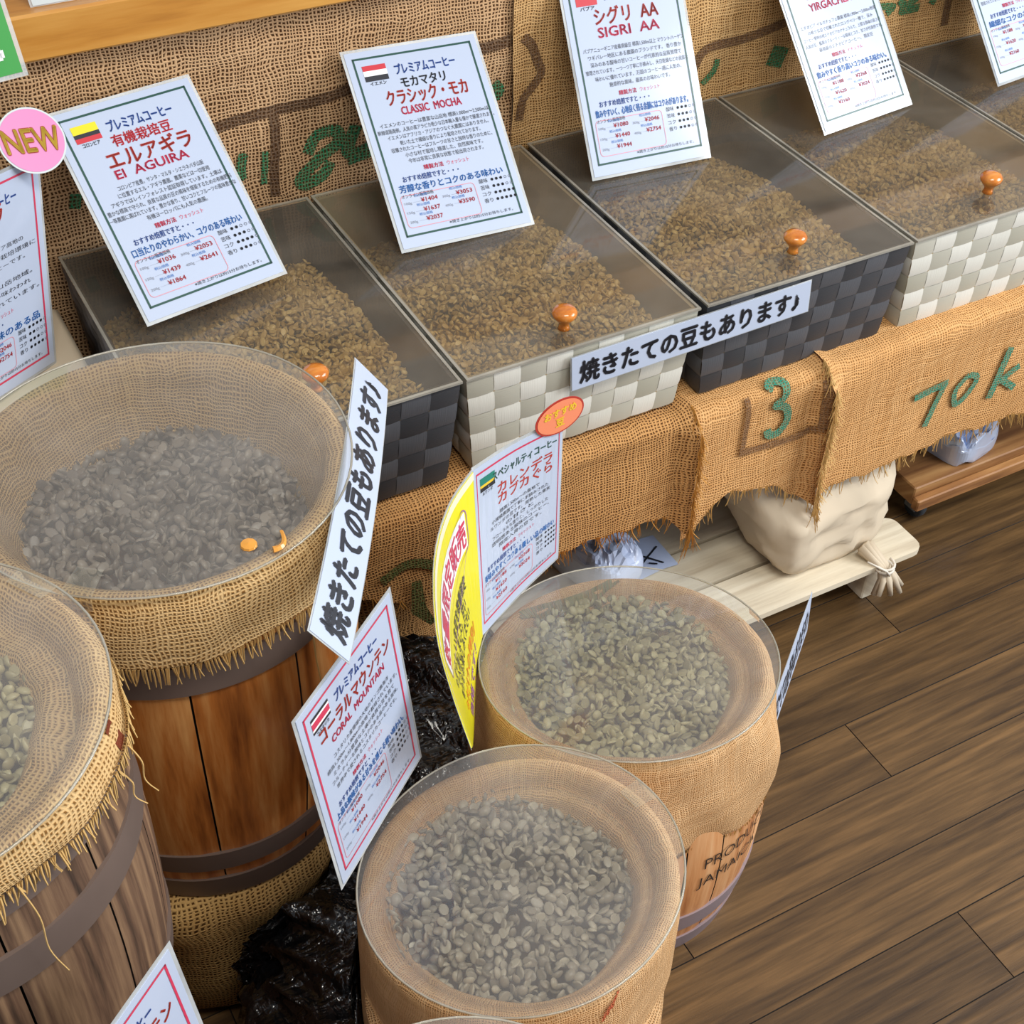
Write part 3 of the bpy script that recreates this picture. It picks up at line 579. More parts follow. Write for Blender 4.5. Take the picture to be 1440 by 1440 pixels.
def liner(c, zr, ri, zi, prof_out, mat, label, seed, amp=.006, fr='fringe', tilt=(0, 0), hemw=1.0, nfr=420, inner=True, frlen=(.012, .02)):
    """burlap over a barrel rim: inside skirt, rolled rim, outside skirt to the hem"""
    prof = [(ri-.022, zi-.03), (ri-.012, zi+.005), (ri-.004, (zi+zr)/2), (prof_out[0][0]-.026, zr-.022), (prof_out[0][0]-.020, zr-.006), (prof_out[0][0]-.013, zr), (prof_out[0][0]-.006, zr+.002), (prof_out[0][0], zr-.003)]+list(prof_out[1:])
    P = [prof[0]]
    for a, b in zip(prof, prof[1:]):
        k = max(1, int(math.hypot(b[0]-a[0], b[1]-a[1])/.008)); P += [(a[0]+(b[0]-a[0])*j/k, a[1]+(b[1]-a[1])*j/k) for j in range(1, k+1)]
    n = 120; V = []; U = []; F = []; L = 0
    def pos(i, a, h=0):
        r, z = P[i]; d = max(0, zr-z); out = i > len(P)*.4
        w = amp*(math.sin(a*3+seed)+.7*math.sin(a*7+seed*2)+.4*math.sin(a*12+z*30+seed))*min(1, d/.06+.05)*(1 if out else .8)
        if not out: z = z+.010*math.sin(a*4+seed)*min(1, d/.05)
        rr = r+w*(1 if out else -.6)+h; x, y = rr*math.cos(a), rr*math.sin(a)
        wt = math.exp(-d/.12); return (c[0]+x, c[1]+y, z+(tilt[0]*x+tilt[1]*y)*wt+(hemw*(.012*math.sin(a*2+seed)+.006*math.sin(a*5+seed)) if (out and i == len(P)-1 and z > .03) else 0))
    for i in range(len(P)):
        if i: L += math.hypot(P[i][0]-P[i-1][0], P[i][1]-P[i-1][1])
        for k in range(n+1): a = 2*PI*k/n; V.append(pos(i, a)); U.append((a*prof_out[0][0], L))
    for i in range(len(P)-1): F += [(i*(n+1)+k, i*(n+1)+k+1, (i+1)*(n+1)+k+1, (i+1)*(n+1)+k) for k in range(n)]
    o = mesh('burlap_liner', V, F, mat, uv=U, smooth=True); tag(o, label, 'burlap cloth')
    it = []; e = len(P)-1
    for k in range(nfr):
        a = 2*PI*(k+random.random()*.6)/nfr; p = pos(e, a, .001); it.append((p, (math.cos(a)*.06+random.uniform(-.16, .16), math.sin(a)*.06+random.uniform(-.16, .16), -1), random.uniform(*frlen), (random.uniform(-.15, .15), random.uniform(-.15, .15), 0)))
    m = MB(); strands(m, it, .0012)
    if inner:
        it = []
        for k in range(170):
            a = 2*PI*random.random(); p = pos(2, a, -.001); it.append((p, (-math.cos(a)*.35, -math.sin(a)*.35, -1), random.uniform(.012, .03), (random.uniform(-.2, .2), random.uniform(-.2, .2), 0)))
        strands(m, it, .0006)
    m.build('fringe', M[fr], o); return o, pos, P
def disc(c, z, r, tilt, label, seed):
    root = thing('clear_disc_lid', (c[0], c[1], z), label, 'lid', 'round clear lids on the barrels')
    n = 72; V = []; F = []; rr = [0, .3, .6, .85, 1.0]
    def P(q, a, h=0): x, y = r*q*math.cos(a), r*q*math.sin(a); return (c[0]+x, c[1]+y, z+h+tilt[0]*x+tilt[1]*y+.0016*q*q*math.sin(a*3+seed)+.001*q*math.sin(a*2+seed*2))
    V = [P(0, 0)]
    for q in rr[1:]: V += [P(q, 2*PI*k/n) for k in range(n)]
    F = [(0, 1+k, 1+(k+1) % n) for k in range(n)]
    for i in range(len(rr)-2): F += [(1+i*n+k, 1+(i+1)*n+k, 1+(i+1)*n+(k+1) % n, 1+i*n+(k+1) % n) for k in range(n)]
    mesh('disc_panel', V, F, M['disc'], root, smooth=True)
    m = MB(); m.tube([P(1, 2*PI*k/n) for k in range(n+1)], .0011, None, 5, cap=False); m.build('disc_edge', M['edge'], root, True)
    return root, P
def barrel_beans(c, r, z, label, mat, seed, size, sp):
    def s():
        a = random.random()*2*PI; q = r*math.sqrt(random.random()); return (c[0]+q*math.cos(a), c[1]+q*math.sin(a))
    hf = lambda x, y: z+.008*(1-((x-c[0])**2+(y-c[1])**2)/r**2)+.004*math.sin(x*40+seed)*math.sin(y*33+seed)
    return beans(label, relax_pts(s, hf, PI*r*r, sp, 3), mat, size)
def tape_piece(P, a, wdt, q0, lab, parent):
    m = MB(); vs = []
    for q in (q0, 1.0): vs += [P(q, a-wdt/2, .001), P(q, a+wdt/2, .001)]
    d = P(1.02, a-wdt/2, -.012); e = P(1.02, a+wdt/2, -.012); vs += [d, e]; m.add(vs, [(0, 2, 3, 1), (2, 4, 5, 3)]); return m.build('tape', M['tapeclr'], parent)
BS = (.0059, .0047, .0035)
# back left barrel on a sack stand
c1 = (.198, .964)
st = MB(); prof = [(.0, .008), (.105, .008), (.118, .03), (.128, .10), (.140, .20), (.150, .24), (.146, .276), (.12, .279), (0, .279)]
st.lathe(prof, (.178, .962, 0), 60, 0, .5, rf=lambda a, i: 1+.03*math.sin(a*5)+.018*math.sin(a*11+i)); o = st.build('burlap_sack', M['b_sack'], None, True); tag(o, 'stuffed coarse burlap sack under the orange brown barrel', 'burlap sack')
barrel('wooden_barrel', c1, .282, .722, .158, .166, .142, 'redoak', 'hoop', [(.018, .036), (.072, .032), (.352, .034), (.42, .03)], 'orange brown wooden barrel standing on a burlap sack, left of the white strip sign', 11, 1)
lo, lpos, LP = liner(c1, .735, .143, .675, [(.168, 0), (.171, .72), (.174, .70), (.175, .67)], M['b_tan'], 'fringed tan burlap collar over the rim of the orange brown barrel', 1.3, .0022, hemw=.25)
barrel_beans(c1, .140, .665, 'grey green coffee beans deep inside the orange brown barrel', 'beanl', 1, BS, .0088)
d1, dP = disc(c1, .7415, .171, (0, 0), 'wide clear disc lid on the orange brown barrel', 0.4); tape_piece(dP, -2.25, .16, .82, '', d1)
m = MB(); m.lathe([(0, 0), (.0072, 0), (.0066, .002), (0, .003)], dP(.845, -1.339, .0008), 10); m.build('fleck', M['amber'], d1)  # small amber spot on the lid, amber arc beside it
m = MB(); m.tube([dP(.955-.07*(k/7)**2+.02*math.sin(k*.45), -1.27+.018*k, .0025) for k in range(8)], .003, .0016, 5); m.build('fleck', M['amber'], d1)
m = MB(); m.tube([lpos(len(LP)-1, -1.15, .002), (c1[0]+.075, c1[1]-.157, .60), (c1[0]+.083, c1[1]-.155, .50), (c1[0]+.088, c1[1]-.152, .40), (c1[0]+.08, c1[1]-.150, .372)], .0009, .0006, 4); m.build('loose_thread', M['fringe'], lo)
# weathered barrel in the left corner, on a crate
c2 = (-.065, .737)
cr = thing('wooden_crate', (c2[0], c2[1], 0), 'plain wooden crate under the weathered grey barrel', 'crate')
for k in range(4):
    mb = MB(); zz = .01+k*.09; mb.box((c2[0]-.15, c2[1]-.15, zz), (c2[0]+.15, c2[1]+.15, zz+.075), 0, .4, .002); mb.build('slat', M['dolly'], cr)
mb = MB(); mb.box((c2[0]-.14, c2[1]-.14, .0), (c2[0]+.14, c2[1]+.14, .354)); mb.build('core_box', M['dolly'], cr)
barrel('wooden_barrel', c2, .356, .765, .145, .158, .140, 'oldoak', 'hoop', [(.03, .036), (.12, .032), (.312, .034), (.38, .03)], 'weathered grey brown barrel cut off by the left edge', 14, 2.3)
lo2, lpos2, LP2 = liner(c2, .779, .110, .742, [(.152, 0), (.156, .770), (.158, .755), (.159, .745)], M['b_tan'], 'fringed burlap collar on the weathered barrel at the left edge', 2.9, .004, frlen=(.012, .022))
marks(lambda a, t, h: lpos2(int(t), a, h), [([(-.52, len(LP2)-4), (-.44, len(LP2)-4), (-.44, len(LP2)-2), (-.52, len(LP2)-2)], [(0, 1, 2, 3)])], lo2, M['ink_tan_r'], 'red_print')
barrel_beans(c2, .110, .748, 'green coffee beans in the weathered barrel at the left edge', 'beano', 2, BS, .0088)
d2, dP2 = disc(c2, .786, .156, (.0, .0), 'clear disc lid with taped edge on the weathered left barrel', 1.9); tape_piece(dP2, .55, .25, .9, '', d2)
for a, L in ((-.50, .05), (-.62, .035), (-1.25, .10)):
    m = MB(); p = Vector(lpos2(len(LP2)-1, a, .003)); m.tube(fine([p, p+Vector((.006, -.004, -L*.35)), p+Vector((.005, -.006, -L*.7)), p+Vector((.012, -.008, -L))], 5), .0007, .0005, 4); m.build('loose_thread', M['fringe'], lo2)
# barrel on the floor at the right
c3 = (.655, .835)
b3, rad3 = barrel('wooden_barrel', c3, 0, .318, .150, .166, .148, 'lightoak', 'hoopl', [(.018, .036), (.078, .034)], 'pale orange barrel with black stencil standing on the open floor', 16, .6)
c3t = (.641, .840)
lo3, lpos3, LP3 = liner(c3t, .362, .134, .335, [(.160, 0), (.166, .335), (.173, .29), (.173, .25), (.170, .212)], M['b_lt'], 'smooth light burlap cloth hanging over the rim of the stencilled floor barrel', 4.2, .006, tilt=(-.007, -.15), frlen=(.002, .007), nfr=200)
m = MB(); nin = next(i for i in range(4, len(LP3)) if LP3[i][0] > .158)
def t_of(r): return float(np.interp(r, [LP3[i][0] for i in range(3, nin+1)], range(3, nin+1)))
vs, fs = stroke(smooth_pts([(2.0, .152), (1.8, .142), (1.55, .137), (1.3, .139), (1.12, .150), (1.06, .157)], 8), .012)
arc = smooth_pts([(2.0, .152), (1.8, .142), (1.55, .137), (1.3, .139), (1.12, .150), (1.06, .157)], 8); V = []
for a, r in arc:
    for dr in (-.006, .006):
        t = t_of(min(.157, max(.12, r+dr))); i = min(len(LP3)-2, int(t)); q = t-i; V.append(tuple(Vector(lpos3(i, a)).lerp(Vector(lpos3(i+1, a)), q)+Vector((-math.cos(a)*.002, -math.sin(a)*.002, .0016))))
m.add(V, fs, 0, [(a*.16, r) for a, r in arc for _ in (0, 1)]); m.build('stencil_mark', M['ink_lt_g'], lo3)
def on_barrel(c, rad, z0, H, a0): return lambda x, y, h: (lambda r, a: (c[0]+r*math.cos(a), c[1]+r*math.sin(a), z0+y))(rad(y/H)+h, a0+x/.165)
fs3 = on_barrel(c3, rad3, 0, .318, 0); M['stencilk'] = plain('black stencil ink', '2c2018', .7)
m = MB()
for t, x, z, ht in (('PRODUCE', -.262, .196, .026), ('JAMAICA', -.268, .160, .026)):
    V2, F2 = stencil(t, x, z, ht, -.005, 0, 1, 0, .95); m.add([fs3(a, b, .0012) for a, b in V2], F2)
m.build('stencil_mark', M['stencilk'], b3)
barrel_beans(c3t, .131, .336, 'greenish coffee beans in the stencilled floor barrel', 'beano', 3, BS, .0088)
d3, dP3 = disc(c3t, .378, .164, (-.007, -.16), 'clear disc lid tilted back on the stencilled floor barrel', 2.7); tape_piece(dP3, -.05, .12, .86, '', d3)
# barrel nearest the camera, fully wrapped
c4 = (.384, .626)
barrel('wooden_barrel', c4, 0, .368, .138, .142, .132, 'lightoak', 'hoopl', [(.02, .035), (.09, .03), (.28, .03)], 'barrel wrapped in burlap to the floor, nearest the bottom edge', 16, 1.1)
lo4, lpos4, LP4 = liner(c4, .418, .123, .388, [(.146, 0), (.150, .38), (.150, .30), (.151, .2), (.152, .1), (.154, .02)], M['b_lt'], 'light burlap cloth wrapping the front barrel down to the floor', 5.0, .0035, tilt=(.095, -.12), nfr=60, frlen=(.002, .004))
m = MB(); no4 = next(i for i in range(4, len(LP4)) if LP4[i][0] > .1455 and LP4[i][1] < .409)
for k in range(3):
    vs, fs = stroke([(-1.572+k*.03, no4+1.2-k*.5), (-1.552+k*.03, no4+.3-k*.5), (-1.512+k*.03, no4-.4-k*.5)], .02); m.add([(lambda i, q: tuple(Vector(lpos4(i, x, .0016)).lerp(Vector(lpos4(i+1, x, .0016)), q)))(int(y), y-int(y)) for x, y in vs], fs, 0, [(x*.15, y*.008) for x, y in vs])
m.build('red_print', M['ink_lt_r'], lo4)
barrel_beans(c4, .122, .386, 'grey coffee beans in the front burlap wrapped barrel', 'beang', 4, BS, .0088)
d4, dP4 = disc(c4, .4345, .1485, (.099, -.127), 'scratched clear disc lid on the front burlap wrapped barrel', 4.0); tape_piece(dP4, .1, .2, .84, '', d4)
# barrel at the bottom edge of the picture
c5 = (.190, .357)
barrel('wooden_barrel', c5, 0, .445, .138, .144, .132, 'lightoak', 'hoopl', [(.02, .035), (.09, .03)], 'barrel at the bottom edge with only its lid rim showing', 16, 2.1)
liner(c5, .488, .116, .455, [(.146, 0), (.148, .45), (.148, .30), (.149, .2), (.15, .02)], M['b_lt'], 'burlap cloth on the barrel at the bottom edge', 1.0, .003, nfr=20)
barrel_beans(c5, .113, .452, 'coffee beans in the barrel at the bottom edge', 'beang', 5, BS, .0105)
disc(c5, .500, .150, (0, 0), 'clear disc lid whose rim just shows at the bottom edge', 5.0)
# ------------------------------------------------------------------ low pallet, paper bag, dolly, packets under the shelf
pal = thing('low_pallet', (.93, 1.2, 0), 'pale pine slatted platform on the floor under the shelf', 'platform')
for k, (a, b, xe) in enumerate(((1.033, 1.113, 1.318), (1.119, 1.193, 1.30), (1.199, 1.275, 1.29), (1.281, 1.36, 1.29))):
    mb = MB(); r = .018; x0 = .66
    cor = lambda cx, cy, a0: [(cx+r*math.cos(math.radians(a0+i*22.5)), cy+r*math.sin(math.radians(a0+i*22.5))) for i in range(5)]
    P = [(x0, a)]+cor(xe-r, a+r, -90)+cor(xe-r, b-r, 0)+[(x0, b)]; n = len(P); ou, ov = random.random()*9, random.random()*9
    mb.add([(x, y, .070) for x, y in P]+[(x, y, .080) for x, y in P], [tuple(range(n-1, -1, -1)), tuple(range(n, 2*n))]+[(i, (i+1) % n, n+(i+1) % n, n+i) for i in range(n)], 0, [(x+ou, y+ov) for x, y in P+P], random.uniform(.35, .75))
    mb.build('slat', M['pale'], pal)
for x in (.70, .95, 1.225):
    mb = MB(); mb.box((x, 1.045, 0), (x+.045, 1.35, .0698), 0, .5, .002, 1); mb.build('bearer', M['pale'], pal)
def blob(fn, nu=40, nv=28):
    V = []; F = []
    for j in range(nv+1):
        for i in range(nu): V.append(fn(2*PI*i/nu, PI*j/nv-PI/2))
    for j in range(nv): F += [(j*nu+i, j*nu+(i+1) % nu, (j+1)*nu+(i+1) % nu, (j+1)*nu+i) for i in range(nu)]
    return V, F
def sgn(x, p): return math.copysign(abs(x)**p, x)
from mathutils import noise as mn
def crease(p, s, a): v = mn.noise(Vector(p)*s); return a*(1-abs(v)*2.2)
bag = thing('paper_bag', (1.16, 1.15, .082), 'beige kraft paper bag of beans tied at its corner on the pale pallet', 'bag')
def bf(t, p):
    x, y, z = sgn(math.cos(p), .55)*sgn(math.cos(t), .6), sgn(math.cos(p), .55)*sgn(math.sin(t), .6), sgn(math.sin(p), .62)
    w = .80+.20*min(1, (z+1)*.9); X, Y, Z = 1.178+x*.118*w+.014*z, 1.185+y*.100*w+.055*z, .207+z*.125
    c = crease((X, Y, Z), 10, .013)+crease((X+3, Y*.5+X*.4, Z*1.6), 19, .008)+crease((X*1.3-Z, Y, Z+X*.7), 34, .004); Y2 = Y+y*c; return (X+x*c, max(Y2, 1.128) if Z > .195 else Y2, max(.0815, Z+z*c*.5))
V, F = blob(bf, 64, 44); mesh('bag_body', V, F, M['kraft'], bag, smooth=True)
m = MB()
for k in range(7):
    a = k*.9; m.tube([(1.222+.008*math.cos(a), 1.062, .10+.006*math.sin(a)), (1.236+.004*math.cos(a), 1.030, .080), (1.243+.012*math.cos(a), 1.022+.006*math.sin(a), .060), (1.246+.026*math.cos(a), 1.018+.012*math.sin(a), .036+.004*math.sin(a*2))], .008, .004, 6)
m.build('twisted_end', M['kraft'], bag, True)
m = MB(); m.tube([(1.238+.0125*math.cos(k*.5), 1.028+.0125*math.sin(k*.5), .072+.0006*k) for k in range(27)], .0022, None, 5); m.tube([(1.238, 1.016, .072), (1.225, 1.012, .09), (1.20, 1.03, .105)], .002, .0015, 5); m.build('tie_cord', M['cord'], bag, True)
dol = thing('wooden_dolly', (1.7, 1.3, 0), 'brown wooden dolly on casters under the right end of the shelf', 'dolly')
mb = MB(); mb.box((1.385, 1.135, .055), (2.1, 1.52, .090), 0, .45, .002); mb.build('deck', M['dolly'], dol)
mb = MB(); mb.box((1.383, 1.120, .052), (2.1, 1.1345, .074), 0, .95, .002); mb.build('front_batten', M['dolly'], dol)
for x, y in ((1.425, 1.16), (2.05, 1.16), (1.425, 1.48), (2.05, 1.48)):
    ca = MB(); ca.lathe([(0, -.0075), (.019, -.0075), (.021, -.004), (.021, .004), (.019, .0075), (0, .0075)], (0, 0, 0), 24); ca.v = [(x+v[2], y+v[0], .0215+v[1]) for v in ca.v]
    w = ca.build('caster', M['rubber'], dol, True); f = MB()
    for s in (-1, 1): f.box((x+s*.011-.001, y-.012, .018), (x+s*.011+.001, y+.012, .052))
    f.box((x-.02, y-.02, .049), (x+.02, y+.02, .052)); f.build('fork', M['zinc'], w)
def packet(name, lo, hi, mat, label, am, seed, rot=0):
    cx, cy, cz = [(a+b)/2 for a, b in zip(lo, hi)]; hx, hy, hz_ = [(b-a)/2 for a, b in zip(lo, hi)]
    def f(t, p):
        x, y, z = sgn(math.cos(p), .5)*sgn(math.cos(t), .5), sgn(math.cos(p), .5)*sgn(math.sin(t), .5), sgn(math.sin(p), .8)
        c = crease((x*.8+seed, y*.8, z*.5), 2.2, am)+crease((x+seed, y*2, z), 5, am*.5); X, Y = x*hx, y*hy
        return (cx+X*math.cos(rot)-Y*math.sin(rot), cy+X*math.sin(rot)+Y*math.cos(rot), max(lo[2]+.0008, cz+z*(hz_+c)))
    V, F = blob(f, 48, 24); o = mesh(name, V, F, M[mat]); tag(o, label, 'packet'); return o
packet('foil_packet', (1.462, 1.142, .0905), (1.572, 1.25, .128), 'silver', 'crumpled pale blue silver packet lying on the wooden dolly', .034, 3, .2)
p1 = packet('printed_packet', (.80, 1.15, .081), (.895, 1.29, .145), 'label', 'pale blue printed packet slumped on the pallet under the shelf edge', .010, 8, .25)
m = MB()
for k in range(16): x, y = .825+random.random()*.05, 1.17+random.random()*.06; vs, fs = stroke(smooth_pts([(x, y), (x+.005, y+.004), (x+.003, y+.009)], 3), .0022); m.add([(a, b, .1475+.004*math.sin(a*90)) for a, b in vs], fs)
m.build('printing', M['i_fblack'], p1)
m = MB(); V, F, U = grid(lambda x, y: (x, y, .0822+.004*math.sin((x-.9)*40)**2), np.linspace(.895, .965, 8), np.linspace(1.17, 1.24, 8)); m.add(V, F, 0, U); p2 = m.build('paper_slip', M['label'], None, True); tag(p2, 'flat pale blue slip lying on the pallet beside the printed packet', 'paper')
m = MB()
for a, b in (((.90, 1.185), (.955, 1.215)), ((.945, 1.18), (.91, 1.225)), ((.90, 1.21), (.915, 1.20)), ((.925, 1.19), (.935, 1.182))): vs, fs = stroke([a, ((a[0]+b[0])/2, (a[1]+b[1])/2), b], .003); m.add([(x, y, .0836+.004*math.sin((x-.9)*40)**2) for x, y in vs], fs)
m.build('printing', M['i_fblack'], p2)
# ------------------------------------------------------------------ brown sack, kraft box, black bag
def bs(t, p):
    x, y, z = sgn(math.cos(p), .6)*sgn(math.cos(t), .7), sgn(math.cos(p), .6)*sgn(math.sin(t), .7), sgn(math.sin(p), .6)
    X, Y, Z = .50+x*.125, 1.30+y*.13, .15+z*.15; c = crease((X, Y, Z), 9, .010); return (X+x*c, Y+y*c, max(.001, Z+z*c*.3))
V, F = blob(bs, 48, 32); o = mesh('brown_sack', V, F, M['b_vall'], uv=[(v[0]+v[1], v[2]) for v in V], smooth=True); tag(o, 'dark brown sack standing in shadow under the shelf behind the black plastic', 'sack')
kb = MB(); kb.box((.02, 1.33, .4225), (.238, 1.575, .520), 0, .5, .008); o = kb.build('kraft_bag', M['kraft'], None, True); tag(o, 'beige kraft block bag beside the leftmost charcoal basket', 'bag')
cyl = [(c3[0], c3[1], .178, .4), (c4[0], c4[1], .163, .45), (.178, .962, .158, .31), (c5[0], c5[1], .165, .45)]
def bb(t, p):
    x, y, z = sgn(math.cos(p), .8)*math.cos(t), sgn(math.cos(p), .8)*math.sin(t), sgn(math.sin(p), .7)
    ca, sa = math.cos(-.55), math.sin(-.55); lx, ly = x*.17, y*.34; X, Y, Z = .375+lx*ca-ly*sa*-1*-1, .845+lx*sa+ly*ca, .105+z*.12
    c = 0
    for s, a in ((6, .026), (14, .018), (32, .010)): c += crease((X*1.3+Y*.9, Y*.35-X*.3, Z*1.2), s, a)
    X, Y, Z = X+x*c, Y+y*c, Z+z*c+.02*z*mn.noise(Vector((X*5, Y*5, 2)))
    for q in range(2):
        for cx, cy, r, zt in cyl:
            d = math.hypot(X-cx, Y-cy)
            if d < r and Z < zt:
                dx, dy = (X-cx)/r, (Y-cy)/r
                if cx == c4[0]: dx, dy = dx-.9, dy+.9
                elif cx == c3[0]: dx, dy = dx-.8, dy+.3
                k = r/max(math.hypot(dx, dy), 1e-4); X, Y = cx+dx*k, cy+dy*k
    return (X, min(Y, 1.10), max(.001, Z))
V, F = blob(bb, 240, 140); o = mesh('plastic_bag', V, F, M['bag'], smooth=True); tag(o, 'crumpled shiny black plastic bag on the floor between the barrels', 'bag')
# ------------------------------------------------------------------ price cards leaning on the baskets
PRE = ('プレミアムコーヒー', .115, .085, .46, 'blue', .565)
PA = [('コロンビア産豊。サンタ・マルタ・シエラネバダ山脈', .62), ('に位置するエル・アギラ農園。農薬などは一切使用', .66), ('アギラではレインフォレスト認証取得しています。土壌は', .80), ('豊かな標高で守られ、良質な品質の豆の風味を堪能するための有機肥料', .90), ('一等農園に選ばれています。豊かな香り、甘いコクとフルーツの風味豊かな', .92), ('有機ヨーロッパにも人気の農園。', .44)]
def mkcard(q, name, label, **k): return Card('price_card', label, 'sign', quad(*q), .182, .257, group=None)
c = mkcard(((.271, 1.551, .774), (.449, 1.589, .769), (.483, 1.405, .593), (.304, 1.367, .598)), '', 'green framed price card with a yellow, black and red flag leaning on the leftmost basket')
fill_card(c, 'dgreen', [PRE, ('有機栽培豆', .185, .085, .42, 'red', .53), ('エルアギラ', .265, .13, .60, 'dred', .53), ('El  AGUIRA', .335, .085, .52, 'crim', .50)], (.395, .033, PA), 'ウォッシュト', '口当たりのやわらかい、コクのある味わい', ('1036', '1439', '1864', '2053', '2641'), (2, 3, 4, 3), [('ylw', 2), ('fblack', 1), ('red', 1.2)], 'コロンビア')
PB = [('イエメンのコーヒーは豊富な山岳地 標高1,000m～2,500mほ', .84), ('幹線道路南側。人気の高アラビカ希少な日本輸入量も僅かで厳選されます。', .90), ('イエメンはアフリカ・アジアのつなぐ大農園にはありません。', .78), ('乾いた土で繊細な香りにより栽培されております。', .62), ('収穫されたコーヒーはフルーツの甘さと独特な香りのために、', .78), ('小さな村で栽培し精選した、自然風味です。', .60), ('今年は非常に良質な状態で船出荷されます。', .58)]
c = mkcard(((.650, 1.584, .760), (.832, 1.580, .754), (.821, 1.393, .578), (.640, 1.397, .584)), '', 'green framed price card with a red, white and black flag leaning on the white basket')
fill_card(c, 'dgreen', [PRE, ('モカマタリ', .185, .085, .34, 'black', .52), ('クラシック・モカ', .255, .12, .62, 'dred', .52), ('CLASSIC  MOCHA', .325, .08, .46, 'crim', .52)], (.385, .032, PB), 'ウォッシュト', '芳醇な香りとコクのある味わい', ('1404', '1637', '2037', '3053', '3590'), (3, 3, 5, 5), [('red', 1), ('fwhite', 1), ('fblack', 1)], 'イエメン')
PC = [('パプアニューギニア産最高級豆 標高1,500m以上 マウントハーゲン', .86), ('ワギバレー地区にある農園のブランドです。 香り豊か', .80), ('深みのある酸味の甘いコーヒーが代表的な品質管理で', .78), ('管理されています。一つ一つ丁寧に手摘みし、天日乾燥などの良質な', .88), ('味わいに優れています。万国のコーヒー通に人気の、', .74), ('魅惑的な風味。最高のお味わいです。', .52)]
c = mkcard(((0.964, 1.591, 0.801), (1.140, 1.575, 0.801), (1.127, 1.433, .5815), (.951, 1.449, .5815)), '', 'green framed price card headed AA leaning on the middle charcoal basket')
fill_card(c, 'dgreen', [PRE, ('シグリ  AA', .215, .13, .54, 'dred', .50), ('SIGRI  AA', .295, .10, .52, 'crim', .50)], (.375, .036, PC), 'ウォッシュト', '飲みやすいく、心地良く残る余韻にはコクみがあります。', ('1080', '1440', '1944', '2046', '2754'), (3, 3, 3, 3), [('fblack', 1), ('red', 1)], 'パプア')
PD = [('エチオピア イルガチェフェ農園 標高1,900m～2,000m地帯', .86), ('の希少な豆で収穫されたロングベリー種で、深み', .74), ('コーヒー発祥の地エチオピアのナチュラルで、上質な香味の良さが', .88), ('人気の豆。最高のフルーティーな風味とコク、甘さが代表的です。', .88), ('最高級のエチオピアコーヒー。 限定豆', .62)]
c = mkcard(((1.300, 1.572, .770), (1.474, 1.591, .770), (1.491, 1.433, .5815), (1.318, 1.414, .5815)), '', 'green framed price card leaning on the white basket second from the right')
fill_card(c, 'dgreen', [PRE, ('イルガチェフェ', .215, .12, .60, 'dred', .52), ('YIRGACHEFFE', .30, .09, .54, 'crim', .52)], (.40, .036, PD), 'ナチュラル', '飲みやすく香り高いコクのある味わい。', ('1188', '1620', '2160', '2268', '3024'), (4, 4, 4, 4), None)
c = mkcard(((1.638, 1.579, 0.770), (1.812, 1.598, 0.770), (1.829, 1.440, 0.582), (1.656, 1.421, 0.582)), '', 'price card cut off by the right edge of the picture')
fill_card(c, 'dgreen', [PRE, ('ブルーマウンテン', .215, .12, .60, 'dred', .52)], (.40, .036, PC[:4]), 'ウォッシュト', '繊細なコクのある味わい', ('1188', '1620', '2160', '2268', '3024'), (4, 4, 4, 4), None)
# red framed card with the round badge, upper left
c = Card('price_card', 'red framed price card with a round pink NEW badge at the left edge', 'sign', quad((.090, 1.372, .790), (.238, 1.474, .770), (.203, 1.446, .524), (.058, 1.344, .544)), .182, .257)
SLP = [('パプアニューギニア高地の', .6), ('自然豊かな農園で栽培環境に', .8), ('恵まれたコーヒーです。', .6), ('', .1), ('香り豊かな山岳地域。', .7), ('甘みとコクの味わわれ', .66), ('バランスに優れています。', .8)]
fill_card(c, 'crim', [PRE, ('グアテマラ', .16, .16, .50, 'dred', .42)], (.32, .042, SLP), 'ウォッシュト', '果実感と酸味のある品', ('1080', '1440', '1944', '2046', '2754'), (4, 2, 3, 4), None)
bm = MB(); N = 48; R0 = .0345; BC = Vector(c.mp(.95, -.09, .004)); bn = Vector((.15, -.74, .66)).normalized(); bx = Vector((1, .12, -.02)); bx = (bx-bn*bx.dot(bn)).normalized(); by = bn.cross(bx)
def ring_(r, h): return [tuple(BC+bx*r*math.cos(2*PI*k/N)+by*r*math.sin(2*PI*k/N)+bn*h) for k in range(N)]
bm.add(ring_(R0+.002, .0006)+ring_(R0+.002, 0), [tuple(range(N)), tuple(range(2*N-1, N-1, -1))]+[(N+k, N+(k+1) % N, (k+1) % N, k) for k in range(N)], 1); bm.add(ring_(R0, .001), [tuple(range(N))], 0)
bo = bm.build('badge', [M['pink'], M['edgew']], c.root); bo['label'] = 'round pink badge reading NEW'
tm = MB(); V, F = glyphs('NEW'); w_ = V[:, 0].max()
for dd, hh, ii in ((.042, .0014, 0), (.012, .0017, 1)):
    for dx, dy in ((-dd, 0), (dd, 0), (0, -dd), (0, dd), (dd*.7, dd*.7), (-dd*.7, dd*.7), (dd*.7, -dd*.7), (-dd*.7, -dd*.7)): tm.add([tuple(BC+(bx-by*.12)*((x-w_/2+dx)*.0265)+by*((y+dy)*.037)+bn*hh) for x, y in V], F, ii)
tm.build('badge_lettering', [M['i_dred'], M['i_dgold']], bo)
